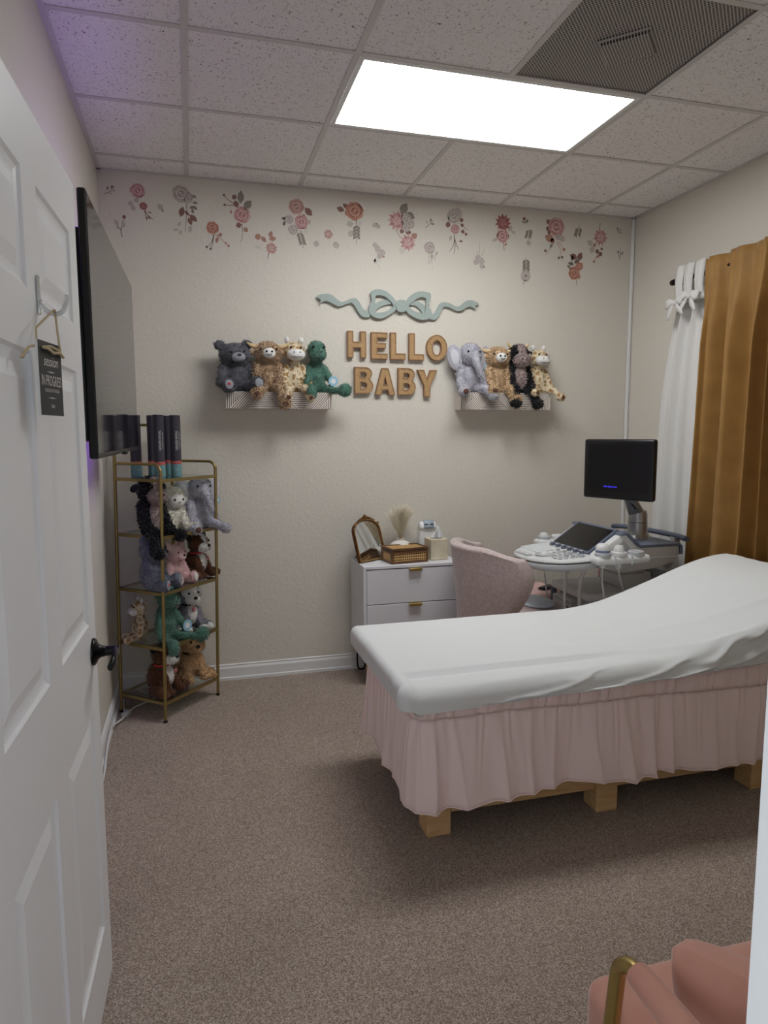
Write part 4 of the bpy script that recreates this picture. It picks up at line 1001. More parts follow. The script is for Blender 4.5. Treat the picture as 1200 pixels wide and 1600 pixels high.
def decal(label, els, name='flower_decal'):
    pts = [(e_[1], e_[2]) for e_ in els if e_[0] != 's'] or [els[0][1][0]]
    c0 = at_y(sum(p[0] for p in pts) / len(pts), sum(p[1] for p in pts) / len(pts), YB)
    t = thing(name, label, 'wall decal', tuple(c0), group='watercolour flower decals along the top of the back wall', world=True)
    lay = 0
    def fan(mb, cx, cz, out, y, mi):
        n = len(out); mb.add([(cx, y, cz)] + [(u, y, v) for u, v in out], [(0, 1 + i, 1 + (i + 1) % n) for i in range(n)], mi)
    for e_ in els:
        if e_[0] == 's':
            mb = MB(); P = [at_y(*q, YB) for q in e_[1]]; wdt = e_[3] if len(e_) > 3 else 0.0022
            PP = [Vector(q) for q in cat_rom(P, 3, False)]; L_, R2 = [], []
            for i, q in enumerate(PP):
                d = (PP[min(i + 1, len(PP) - 1)] - PP[max(i - 1, 0)]).normalized(); n_ = Vector((-d.z, 0, d.x)) * wdt * (1 - 0.5 * i / len(PP)); q = Vector((q.x, YB - 0.0008, q.z)); L_.append(q + n_); R2.append(q - n_)
            mb.grid([L_, R2]); mb.build('stem', vmat('leaf_' + e_[2], LEAF[e_[2]]), t, fix=False); continue
        px, py = e_[1], e_[2]; c = at_y(px, py, YB); k = px_scale(px, py)
        if e_[0] in 'rd':
            r = e_[3] * k; pal = PAL[e_[4]]; mb = MB(); seed = random.random() * 6
            layers = ((1.0, 7, 0), (0.78, 6, 1), (0.6, 6, 3), (0.42, 5, 1), (0.24, 4, 2)) if e_[0] == 'r' else ((1.0, 11, 0), (0.8, 10, 1), (0.55, 9, 3), (0.3, 7, 2))
            for li, (q, np_, ci) in enumerate(layers):
                for j in range(np_):
                    a = seed + li * 0.7 + 2 * pi * j / np_; y = YB - 0.0012 - 0.0006 * li - 0.00015 * (j % 3)
                    if e_[0] == 'r':
                        ox, oz = c.x + cos(a) * r * q * 0.45, c.z + sin(a) * r * q * 0.45; rr = r * q * 0.58
                        fan(mb, ox, oz, [(ox + rr * cos(b_) * random.uniform(.9, 1.08), oz + rr * sin(b_) * random.uniform(.9, 1.08)) for b_ in [2 * pi * s / 9 for s in range(9)]], y, ci if j % 2 else (ci + 1) % 4)
                    else:
                        w2 = r * q * 0.2; d = (cos(a), sin(a)); nn_ = (-d[1], d[0])
                        o = [(c.x, c.z), (c.x + d[0] * r * q * .6 + nn_[0] * w2, c.z + d[1] * r * q * .6 + nn_[1] * w2), (c.x + d[0] * r * q, c.z + d[1] * r * q), (c.x + d[0] * r * q * .6 - nn_[0] * w2, c.z + d[1] * r * q * .6 - nn_[1] * w2)]
                        mb.add([(u, y, v) for u, v in o], [(0, 1, 2, 3)], ci if j % 2 else (ci + 1) % 4)
            mb.build('rose_bloom' if e_[0] == 'r' else 'daisy_bloom', [vmat(e_[4] + str(i), pal[i]) for i in range(4)], t, fix=False)
        elif e_[0] == 'l':
            ln = e_[3] * k; a = radians(e_[4]); d = Vector((cos(a), 0, sin(a))); n_ = Vector((-d.z, 0, d.x)); c = Vector((c.x, YB - 0.001, c.z)); wv = ln * (e_[6] if len(e_) > 6 else 0.24)
            mb = MB(); o = [c - d * ln / 2, c - d * ln * .15 + n_ * wv, c + d * ln * .15 + n_ * wv * .95, c + d * ln / 2, c + d * ln * .15 - n_ * wv * .95, c - d * ln * .15 - n_ * wv]
            mb.add(o, [(0, 1, 2, 3), (0, 3, 4, 5)]); mb.build('leaf', vmat('leaf_' + e_[5], LEAF[e_[5]]), t, fix=False)
        elif e_[0] == 'b':
            mb = MB(); r = e_[3] * k; fan(mb, c.x, c.z, [(c.x + r * cos(s), c.z + r * sin(s)) for s in [2 * pi * q / 8 for q in range(8)]], YB - 0.0014, 0)
            mb.build('bud', vmat('leaf_' + e_[4], LEAF[e_[4]]), t, fix=False)
def fern(x, y, n, dx, dy, ln, c='grn', sp=42):
    out = []
    a0 = math.degrees(math.atan2(-dy, dx))
    for i in range(n):
        px, py = x + dx * i / n, y + dy * i / n
        out += [('l', px + 3, py, ln, a0 + sp, c), ('l', px - 3, py, ln, a0 - sp, c)]
    return out
decal('faint pale sprig decal nearest the television corner', [('s', [(163, 303), (172, 299), (180, 291)], 'grn'), ('l', 168, 294, 7, 80, 'grn'), ('l', 175, 292, 8, 60, 'grn'), ('l', 178, 298, 7, 10, 'pale'), ('l', 172, 302, 6, -20, 'pale')])
decal('pink rose decal with small red flower below, second from the left', [('r', 215, 298, 12, 'pink'), ('r', 204, 318, 4, 'white'), ('r', 208, 325, 4, 'white'), ('r', 213, 313, 4, 'white'), ('d', 224, 322, 7.5, 'red'), ('s', [(226, 328), (231, 336), (239, 343)], 'mar'), ('s', [(226, 329), (228, 337), (231, 343)], 'mar'), ('l', 233, 340, 7, -45, 'mar', .16), ('l', 229, 341, 6, -70, 'mar', .16), ('l', 234, 332, 6, -20, 'mar', .16)])
decal('single budded twig decal close beside the television', [('s', [(191, 370), (189, 358), (194, 340)], 'dk'), ('b', 194, 339, 3, 'mar'), ('l', 182, 348, 11, 120, 'pale', .3), ('l', 193, 352, 10, 70, 'pale', .3), ('l', 184, 356, 8, 130, 'pale'), ('s', [(190, 360), (183, 352), (180, 343)], 'dk')])
decal('tiny pale blossom decal right of the first pink rose', [('r', 251, 324, 4.5, 'white'), ('l', 254, 329, 6, -60, 'grn'), ('l', 248, 321, 5, 130, 'grn')])
decal('white peony decal with long maroon leaves', [('r', 283, 303, 14, 'white'), ('r', 293, 309, 9, 'white'), ('s', [(291, 318), (292, 332), (289, 362)], 'grn'), ('l', 284, 331, 17, 75, 'mar', .26), ('l', 302, 341, 16, -40, 'mar', .26), ('l', 297, 346, 13, -65, 'mar', .26), ('l', 292, 333, 10, -50, 'mar'),
      ('l', 303, 307, 9, -20, 'grn'), ('l', 305, 317, 9, 0, 'grn'), ('l', 300, 324, 9, 20, 'grn'), ('l', 305, 325, 9, -35, 'grn'), ('l', 301, 330, 9, -80, 'grn'), ('l', 280, 350, 10, 60, 'pale'), ('l', 275, 359, 10, 20, 'pale'), ('l', 282, 363, 10, 70, 'pale'), ('l', 297, 358, 13, 80, 'pale')])
decal('small rust rose decal with trailing twigs, left of the big pink rose', [('r', 332, 356, 10, 'rust'), ('s', [(334, 366), (331, 378), (324, 386)], 'grn'), ('s', [(336, 366), (345, 373), (358, 387)], 'rust'), ('s', [(334, 367), (332, 382), (329, 390)], 'grn'), ('l', 344, 367, 8, 30, 'rust', .35), ('l', 339, 375, 11, 75, 'rust'), ('b', 323, 386, 2, 'dk'), ('b', 329, 389, 2, 'dk'), ('b', 357, 384, 2, 'rust'), ('b', 353, 380, 1.8, 'rust')])
decal('big pink rose decal topped by two grey green leaves', [('r', 378, 336, 13, 'pink'), ('l', 376, 308, 21, 85, 'grn', .24), ('l', 387, 320, 18, 50, 'grn', .3), ('l', 366, 308, 9, 60, 'mar', .4), ('l', 369, 319, 12, -70, 'mar', .35), ('s', [(366, 318), (356, 312), (350, 305)], 'mar'), ('s', [(366, 320), (358, 321), (351, 320)], 'mar'), ('b', 350, 305, 2, 'mar'), ('b', 351, 320, 2, 'mar'),
      ('l', 361, 331, 7, 100, 'rust'), ('l', 373, 352, 10, 20, 'mar', .4), ('l', 384, 359, 9, -30, 'rust', .4), ('s', [(378, 350), (379, 365), (377, 378)], 'grn')])
decal('rust flower decal with pointed leaves above the left wall shelf giraffe', [('d', 424, 388, 10, 'dusty'), ('r', 403, 370, 4.5, 'rust'), ('l', 412, 374, 11, -45, 'rust', .3), ('l', 423, 366, 11, 70, 'rust', .3), ('l', 426, 373, 12, 10, 'rust', .3), ('l', 403, 386, 13, 165, 'wht'), ('s', [(420, 394), (418, 405)], 'dk'), ('s', [(414, 378), (408, 372)], 'grn')])
decal('dense decal of rust flower over pink rose with hanging fern', [('r', 463, 323, 12, 'dusty'), ('r', 471, 347, 11, 'pink'), ('r', 452, 343, 7, 'white'), ('r', 458, 359, 8, 'white'), ('l', 482, 331, 16, -45, 'mar', .3), ('l', 465, 314, 8, 60, 'mar'), ('l', 474, 337, 7, 20, 'mar'), ('l', 444, 349, 9, 70, 'dk'), ('l', 446, 341, 9, 0, 'dk'), ('l', 452, 344, 8, -50, 'dk'), ('l', 443, 342, 8, 150, 'grn'), ('s', [(470, 360), (474, 388)], 'grn'), ('l', 482, 347, 9, 40, 'pale', .4), ('l', 478, 361, 9, -60, 'wht', .4)] + fern(469, 367, 4, 5, 18, 8, 'grn'))
decal('little rust blossom decal left of the orange rose', [('d', 513, 366, 8, 'dusty'), ('s', [(513, 372), (512, 377)], 'wht')])
decal('tiny round pink blossom decal under the dense left cluster', [('r', 494, 381, 4.5, 'white'), ('r', 494, 381, 2.5, 'dusty')])
decal('tiny round white blossom decal left of the orange rose fern', [('r', 525, 383, 5, 'white')])
decal('orange rose decal with a straight fern hanging below', [('r', 554, 330, 14, 'rust'), ('l', 532, 327, 13, 165, 'mar', .3), ('l', 540, 322, 11, 150, 'mar', .3), ('l', 541, 334, 9, 120, 'rust'), ('s', [(557, 343), (557, 382)], 'grn'), ('l', 547, 350, 12, 10, 'pale', .35), ('l', 548, 365, 12, 60, 'pale', .35), ('l', 562, 350, 11, 80, 'wht', .3)] + fern(557, 356, 4, 0, 20, 8, 'grn'))
decal('tiny pale blossom decal right of the orange rose', [('r', 585, 352, 3.5, 'white'), ('r', 591, 354, 3.5, 'white'), ('l', 588, 350, 5, 0, 'dk')])
decal('white speckled sprig decal below the tiny blossom, above the letters', [('r', 586, 383, 4, 'white'), ('r', 590, 389, 5, 'white'), ('r', 597, 395, 5, 'white'), ('r', 593, 400, 4, 'white'), ('l', 587, 407, 11, 70, 'wht', .4), ('l', 586, 407, 6, 70, 'dusty' if 'dusty' in LEAF else 'rust'), ('l', 595, 398, 8, 20, 'rust'), ('l', 599, 401, 6, -10, 'rust'), ('s', [(587, 408), (594, 421)], 'wht', 0.005), ('s', [(588, 384), (590, 398), (586, 410)], 'grn')])
decal('largest cluster decal, dusty pink bloom with two big grey leaves', [('l', 631, 326, 19, 60, 'grn', .32), ('l', 641, 337, 16, -25, 'grn', .32), ('d', 620, 345, 15, 'pink'), ('r', 634, 343, 9, 'white'), ('r', 640, 349, 8, 'white'), ('r', 634, 355, 7, 'white'), ('d', 637, 379, 13, 'pink'), ('l', 628, 361, 9, 50, 'mar', .35), ('l', 638, 363, 10, 0, 'mar', .35), ('l', 647, 369, 12, 40, 'dusty' if 'dusty' in LEAF else 'rust', .35), ('l', 628, 391, 13, 75, 'wht', .35), ('s', [(618, 358), (626, 372)], 'rust')])
decal('small grey sprig decal right of the largest cluster', [('s', [(665, 356), (671, 350), (677, 345)], 'grn'), ('l', 667, 347, 6, 100, 'pale'), ('l', 673, 344, 6, 80, 'grn'), ('l', 676, 350, 6, 0, 'grn')])
decal('single small pink rose decal with white drooping leaves', [('r', 671, 387, 9, 'white'), ('r', 671, 387, 6, 'pink'), ('l', 672, 400, 12, 80, 'wht', .3), ('l', 678, 402, 12, -60, 'wht', .3), ('l', 671, 409, 9, 60, 'wht', .3), ('l', 682, 396, 8, 60, 'pale'), ('s', [(674, 396), (676, 422)], 'wht', .003)])
decal('white flower and small rose decal with maroon berries', [('r', 709, 338, 11, 'white'), ('r', 714, 334, 8, 'white'), ('r', 711, 358, 7, 'pink'), ('l', 700, 351, 9, 80, 'mar', .4), ('b', 721, 344, 3, 'mar'), ('b', 722, 352, 2.5, 'mar'), ('b', 723, 362, 2.8, 'mar'), ('b', 728, 366, 2.2, 'mar'), ('l', 720, 377, 6, 0, 'mar'), ('s', [(717, 348), (726, 356), (731, 360)], 'rust'), ('s', [(710, 366), (709, 382), (702, 393)], 'dk'), ('s', [(710, 370), (711, 385), (709, 397)], 'dk'), ('s', [(710, 372), (716, 390)], 'dk'), ('l', 704, 372, 9, 70, 'pale')])
decal('white speckled blossom decal with thin stems pointing up', [('s', [(750, 402), (749, 388), (749, 377)], 'pale'), ('s', [(747, 403), (745, 392)], 'pale'), ('s', [(753, 400), (757, 388)], 'pale'), ('r', 747, 404, 5, 'white'), ('r', 743, 410, 4, 'white'), ('r', 752, 408, 5, 'white'), ('r', 753, 416, 4, 'white'), ('b', 746, 410, 1.5, 'dk'), ('b', 752, 413, 1.5, 'dk'), ('b', 756, 417, 1.5, 'dk'), ('b', 748, 402, 1.5, 'dk')])
decal('dark red daisy decal with pink rose under it', [('d', 786, 348, 13, 'red'), ('r', 785, 369, 9.5, 'pink'), ('l', 797, 357, 10, 60, 'pale', .35), ('l', 802, 363, 8, -30, 'pale'), ('l', 794, 370, 7, 80, 'mar'), ('l', 773, 375, 9, 20, 'pale'), ('s', [(786, 378), (788, 392)], 'dk'), ('l', 790, 382, 6, 50, 'rust')])
decal('tiny dark bud decal right of the red daisy', [('b', 819, 342, 2.5, 'mar'), ('l', 823, 346, 8, 45, 'grn'), ('l', 818, 347, 6, -40, 'grn')])
decal('faint grey fern decal below the tiny dark bud', [('s', [(828, 360), (824, 380)], 'grn'), ('r', 826, 380, 3.5, 'white')] + fern(827, 362, 3, -3, 12, 7, 'grn'))
decal('low small rose decal with fern above and stem below', [('r', 821, 431, 8, 'white'), ('r', 821, 431, 5, 'dusty'), ('s', [(820, 438), (817, 445)], 'dk'), ('s', [(822, 424), (821, 403)], 'grn')] + fern(822, 424, 4, 0, -20, 8, 'grn'))
decal('large mauve rose decal with maroon leaves right of centre', [('r', 869, 355, 13, 'pink'), ('l', 857, 347, 9, 130, 'mar', .35), ('l', 866, 344, 9, 10, 'mar', .35), ('l', 856, 357, 8, 60, 'mar', .35), ('b', 858, 363, 3, 'mar'), ('l', 858, 372, 15, 160, 'rust', .35), ('l', 863, 376, 8, 60, 'mar', .4), ('r', 873, 370, 5, 'white'), ('r', 878, 373, 4.5, 'white'), ('s', [(866, 378), (856, 393), (853, 398)], 'rust'), ('s', [(870, 378), (876, 392), (874, 404)], 'rust'), ('s', [(873, 378), (881, 391)], 'rust'), ('b', 852, 392, 2, 'mar'), ('b', 881, 390, 2.4, 'rust'), ('b', 873, 403, 2, 'dk'), ('b', 878, 402, 2, 'dk'), ('l', 861, 384, 8, 60, 'grn')])
decal('thin grey sprig decal between the mauve rose and the pink daisy', [('s', [(900, 371), (903, 360), (905, 350)], 'grn')] + fern(902, 367, 3, 3, -12, 7, 'grn'))
decal('pink daisy decal with one stem pointing up near the corner', [('d', 938, 371, 12, 'pink'), ('s', [(936, 360), (938, 348)], 'dk'), ('l', 922, 380, 11, 150, 'pale', .35), ('l', 925, 390, 11, 60, 'pale', .35), ('l', 929, 383, 8, 60, 'rust'), ('b', 933, 393, 3, 'mar'), ('b', 938, 397, 3, 'mar'), ('b', 940, 389, 2, 'mar'), ('s', [(936, 396), (930, 404), (927, 410)], 'rust'), ('b', 928, 409, 2, 'rust'), ('l', 934, 401, 7, 20, 'rust')])
decal('lowest rust rose decal crowned with brown leaves near the corner', [('r', 897, 427, 9, 'rust'), ('d', 905, 416, 7, 'rust'), ('l', 896, 401, 13, 160, 'mar', .3), ('l', 906, 401, 13, 65, 'mar', .3), ('l', 901, 409, 9, 20, 'dk', .35), ('l', 892, 412, 10, 170, 'dk'), ('l', 894, 404, 9, 80, 'grn'), ('l', 889, 417, 8, 140, 'grn'), ('s', [(900, 434), (901, 447)], 'grn'), ('l', 905, 433, 7, 70, 'rust')])
decal('tiny dark flower decal nearest the right corner, upper one', [('d', 967, 361, 4, 'white'), ('l', 965, 358, 6, 120, 'grn'), ('l', 969, 363, 5, -40, 'dk')])
decal('tiny sprig decal nearest the right corner, lower one', [('s', [(968, 406), (969, 398), (969, 388)], 'dk'), ('l', 966, 394, 6, 110, 'grn'), ('l', 972, 396, 6, 60, 'grn'), ('l', 967, 400, 5, 130, 'pale')])

# ================================================================== BED
BX0, BX1, BYN, BYF = 0.66, 2.56, 2.10, 2.86         # frame footprint
def bed_top(x): return 0.615 + 0.215 * sm(1.62, 2.62, x) ** 1.05 + 0.01 * sm(2.0, 2.6, x)
t = thing('treatment_bed', 'wooden framed bed with chunky pine legs under white sheet', 'bed', (1.6, 2.5, 0), world=True)
for (x, y) in ((0.814, 2.24), (1.49, 2.22), (2.19, 2.20), (0.814, 2.76), (1.49, 2.76), (2.19, 2.76)):
    b = MB(); b.rbox((x, y, 0.10), (0.092, 0.092, 0.20), 0.003, 1); b.build('leg', M_PINE, t)
for y in (2.217, 2.74):
    b = MB(); b.rbox((1.55, y, 0.145), (1.62, 0.04, 0.125), 0.003, 1); b.build('side_rail', M_PINE, t)
for x in (0.775, 2.33):
    b = MB(); b.rbox((x, 2.505, 0.165), (0.04, 0.43, 0.12), 0.003, 1); b.build('end_rail', M_PINE, t)
b = MB(); b.rbox((1.56, 2.49, 0.27), (1.66, 0.60, 0.09), 0.004, 1); b.build('slat_base', M_PINE, t)
b = MB(); b.rbox((1.56, 2.49, 0.40), (1.66, 0.62, 0.17), 0.02, 2); b.build('box_base', mat('grey_base', (120, 110, 106), 0.9), t)

# mattress under the sheet
P = []
for i in range(25):
    x = 0.70 + (2.55 - 0.70) * i / 24; z1 = bed_top(x) - 0.02; z0 = max(0.49, z1 - 0.12)
    P.append([(x, 2.12, z0), (x, 2.83, z0), (x, 2.83, z1), (x, 2.12, z1)])
mb = MB(); mb.grid(P, cv=True); mb.f += [(0, 1, 2, 3), tuple(range(len(mb.v) - 4, len(mb.v)))]; mb.m += [0, 0]
tag(mb.build('mattress', mat('mattress_white', (215, 213, 208), 0.9)), 'thin raised head mattress wrapped in the white sheet', 'mattress')

# fitted sheet: draped over a rounded rectangle whose head end is raised
def sheet():
    x0, x1, y0, y1 = 0.668, 2.585, 2.125, 2.835
    def rad(nx, ny): return 0.060 if ny < -0.3 else 0.030
    dmax = 0.165
    us = list(np.linspace(x0 - dmax, x0, 22)) + list(np.linspace(x0, x1, 150))[1:] + list(np.linspace(x1, x1 + 0.09, 8))[1:]
    vs = list(np.linspace(y0 - dmax, y0, 34)) + list(np.linspace(y0, y1, 56))[1:] + list(np.linspace(y1, y1 + dmax, 16))[1:]
    P = []
    for u in us:
        row = []
        for v in vs:
            cx, cy = min(max(u, x0), x1), min(max(v, y0), y1)
            dx, dy = u - cx, v - cy; d = math.hypot(dx, dy)
            nx, ny = (dx / d, dy / d) if d > 1e-6 else (0.0, 0.0)
            if d > dmax: d = dmax
            near = sm(y0 + 0.16, y0 - 0.02, v); foot = sm(x0 + 0.05, x0 - 0.05, u)
            r = 0.030 + 0.032 * max(0.0, -ny)
            top = bed_top(cx)
            bot = 0.526 + 0.030 * sm(0.72, 1.3, cx) + 0.09 * sm(2.05, 2.6, cx)
            full = top - bot
            th = min(d / r, pi / 2)
            h = r * sin(th); q = d / dmax
            arc = r * pi / 2
            drop = r * (1 - cos(th)) if d < arc else r + (d - arc) * (full - r) / (dmax - arc)
            x, y, z = cx + nx * h, cy + ny * h, top - drop
            if q > 0.88: x -= nx * 0.03 * (q - 0.88) / 0.12; y -= ny * 0.03 * (q - 0.88) / 0.12
            flat = sm(x0 + 0.0, x0 + 0.03, u) * (1 - sm(1.25, 1.75, u))
            # inner pad edge: step down towards the near side with a soft crease
            cl = y0 + 0.085
            z -= (0.013 * sm(cl + 0.010, cl - 0.012, v) + 0.006 * math.exp(-((v - cl + 0.012) / 0.010) ** 2)) * flat
            # long soft folds on the raised part, running from the near side up towards the head
            w_ = 16.0 * (v - y0) + 3.2 * (u - 1.9) + 1.6 * fbm(u * 1.6, v * 1.6, 3.0)
            rdg = (1 - abs(sin(w_ * 0.9))) ** 2.2
            m1 = sm(1.35, 1.95, u) * sm(y0 + 0.42, y0 + 0.05, v)
            z += 0.016 * (rdg - 0.25) * m1 * (1 - 0.7 * q)
            # diagonal pulls on the near side
            w2 = 62.0 * (q * 0.12) + 9.0 * (u - 1.2) + 2.5 * fbm(u * 3, q * 1.5, 8.0)
            r2 = (1 - abs(sin(w2))) ** 1.8
            side = sm(0.05, 0.35, q) * max(0.0, -ny) * sm(0.80, 1.15, u)
            off = (0.013 + 0.010 * sm(1.5, 2.2, u)) * (r2 - 0.3) * side
            x += nx * off; y += ny * off
            # small random creases
            k1 = fbm(u * 2.2, v * 5.0, 1.7); z += 0.0035 * k1 * (1 - q)
            z += 0.0028 * noise.noise(Vector((u * 7 + v * 3, v * 17 - u * 2, 5.0))) * sm(0.9, 1.8, u) * (1 - q)
            k5 = noise.noise(Vector((v * 18, u * 6, 2.0))) * foot * 0.006; x += nx * k5
            row.append((x, y, z))
        P.append(row)
    mb = MB(); mb.grid(P)
    o = mb.build('fitted_sheet', M_SHEET, smooth=True)
    so = o.modifiers.new('thickness', 'SOLIDIFY'); so.thickness = 0.003; so.offset = -1
    return tag(o, 'white fitted sheet stretched over the raised head bed', 'bed sheet')
sheet()

# ruffled bed skirt
def skirt():
    y0, x0, xe, yf = 2.125, 0.705, 2.50, 2.83
    path = []
    n = 1000
    L1 = xe - x0; L2 = yf - y0; L = L1 + L2 + L1; rc = 0.03
    def pt(s):
        if s < L1: p, nrm = (xe - s, y0), (0, -1)
        elif s < L1 + L2: p, nrm = (x0, y0 + (s - L1)), (-1, 0)
        else: p, nrm = (x0 + (s - L1 - L2), yf), (0, 1)
        # blend normals at the corners
        for c, na, nb in ((L1, (0, -1), (-1, 0)), (L1 + L2, (-1, 0), (0, 1))):
            k = sm(c - 0.05, c + 0.05, s)
            if c - 0.05 < s < c + 0.05:
                nrm = (na[0] * (1 - k) + nb[0] * k, na[1] * (1 - k) + nb[1] * k); l = math.hypot(*nrm); nrm = (nrm[0] / l, nrm[1] / l)
                q = 0.02 * (1 - abs(s - c) / 0.05); p = (p[0] - nrm[0] * q, p[1] - nrm[1] * q)
        return p, nrm
    SEAM = lambda s: 0.462 + 0.0 * s
    top, bot = [], []
    zs_h = np.linspace(0, 1, 7); zs_r = np.linspace(0, 1, 22)
    PH, PR = [], []
    for i in range(n + 1):
        s = L * i / n; (px, py), (nx, ny) = pt(s)
        sag = 0.025 * sm(0.55, 0.2, s) * 1.0
        g1 = (abs(sin(s * 48 + 4 * fbm(s * 7, 3.0))) - 0.5) * 0.011 + 0.005 * noise.noise(Vector((s * 26, 1.0, 0)))
        zt, zs_ = 0.56 + 0.02 * sm(0.5, 0.1, s), 0.472 + 0.006 * fbm(s * 3, 8.0) - 0.018 * sm(1.4, 0.2, s)
        row = []
        for k in zs_h:
            z = zs_ + (zt - zs_) * k; bul = 0.010 * sin(pi * k); o = 0.004 + bul + g1 * (0.5 + sin(pi * k)) + 0.004 * noise.noise(Vector((s * 40 + k * 2.0, k * 2, 5)))
            row.append((px + nx * o, py + ny * o, z))
        PH.append(row)
        # ruffle
        hem = 0.157 + 0.030 * noise.noise(Vector((s * 4.2, 3.3, 0))) - 0.02 * sm(0.3, 0, abs(s - L1)) + 0.02 * sm(0.35, 0.0, abs(s - 1.25))
        row = []
        for k in zs_r:
            z = zs_ + (hem - zs_) * k
            w1 = noise.noise(Vector((s * 7.0 + 0.3 * k, 2.2, k * 0.4))); w2 = noise.noise(Vector((s * 22, 6.6, k * 0.9)))
            ph = s * 50 + 4.0 * w1 + 0.8 * noise.noise(Vector((s * 3, k * 1.2, 7.7)))
            rid = (1 - abs(sin(ph * 0.5))) ** 1.0          # sharp ridges, broad valleys
            am_ = 0.55 + 0.9 * noise.noise(Vector((s * 5, 4.4, 0.2)))
            w3 = sin(s * 130 + 6 * w2)
            o = 0.002 + 0.020 * k ** 0.7 + (0.052 * (rid - 0.3) * max(0.25, am_) + 0.030 * w1 + 0.008 * w2) * k ** 0.75 + 0.0035 * w3 * (1 - k) ** 1.5
            o = max(o, -0.012)
            row.append((px + nx * o, py + ny * o, z))
        PR.append(row)
    t = thing('bed_skirt', 'blush pink ruffled bed skirt hanging below the white sheet', 'bed skirt', (1.6, 2.48, 0.1), world=True)
    for nm, PP in (('gathered_band', PH), ('ruffle', PR)):
        mb = MB(); mb.grid(PP); o = mb.build(nm, M_SKIRT, t, smooth=True); m = o.modifiers.new('thickness', 'SOLIDIFY'); m.thickness = 0.002
    mb = MB(); mb.tube([Vector(r_[-1]) for r_ in PR], 0.0022, 6); mb.build('hem', M_SKIRT, t, smooth=True)
skirt()

# ================================================================== DRESSER
DX0, DX1, DY0, DY1, DZ0, DZ1 = 0.905, 1.492, 3.69, 4.008, 0.155, 0.70
M_LAC = mat('white_lacquer', (226, 226, 230), 0.35); M_LACIN = mat('grey_gap', (60, 60, 64), 0.8)
t = thing('dresser', 'white drawer dresser with gold tab pulls and hairpin legs', 'dresser', ((DX0 + DX1) / 2, (DY0 + DY1) / 2, 0), world=True)
b = MB(); b.rbox(((DX0 + DX1) / 2, (DY0 + DY1) / 2, DZ1 - 0.009), (DX1 - DX0, DY1 - DY0, 0.018), 0.002, 1); b.build('top', M_LAC, t)
for x in (DX0 + 0.009, DX1 - 0.009):
    b = MB(); b.bx(x - 0.009, x + 0.009, DY0, DY1, DZ0, DZ1 - 0.018); b.build('side_panel', M_LAC, t)
b = MB(); b.bx(DX0 + 0.018, DX1 - 0.018, DY0 + 0.02, DY1, DZ0, DZ0 + 0.018); b.build('bottom_panel', M_LAC, t)
b = MB(); b.bx(DX0 + 0.018, DX1 - 0.018, DY1 - 0.012, DY1 - 0.004, DZ0 + 0.018, DZ1 - 0.018); b.build('back_panel', M_LACIN, t)
dz = [(0.478, 0.678), (0.272, 0.474), (0.158, 0.268)]
cxp = (DX0 + DX1) / 2 + 0.012
for (z0, z1) in dz:
    b = MB(); b.rbox(((DX0 + DX1) / 2, DY0 + 0.012, (z0 + z1) / 2), (DX1 - DX0 - 0.042, 0.018, z1 - z0 - 0.001), 0.0015, 1); d = b.build('drawer', M_LAC, t)
    b = MB(); b.rbox((cxp, DY0 - 0.006, z1 + 0.001), (0.076, 0.024, 0.003), 0.001, 1); b.rbox((cxp, DY0 - 0.0165, z1 - 0.007), (0.076, 0.003, 0.017), 0.001, 1); b.build('pull', M_BRASS, d)
for (x, sx) in ((DX0 + 0.06, 1), (DX1 - 0.06, -1)):
    for (y, sy) in ((DY0 + 0.05, -1), (DY1 - 0.05, 1)):
        tp = [(x - 0.035 * sx, y + 0.0 * sy, DZ0), (x - 0.03 * sx, y + 0.02 * sy, 0.05), (x - 0.022 * sx, y + 0.025 * sy, 0.013), (x - 0.006 * sx, y + 0.026 * sy, 0.005), (x + 0.012 * sx, y + 0.022 * sy, 0.014), (x + 0.02 * sx, y + 0.015 * sy, 0.05), (x + 0.035 * sx, y - 0.01 * sy, DZ0)]
        b = MB(); b.tube([Vector(p) for p in cat_rom(tp, 5, False)], 0.005, 8); b.build('hairpin_leg', M_BRASS if y < 3.9 else M_BLACKM, t, smooth=True)

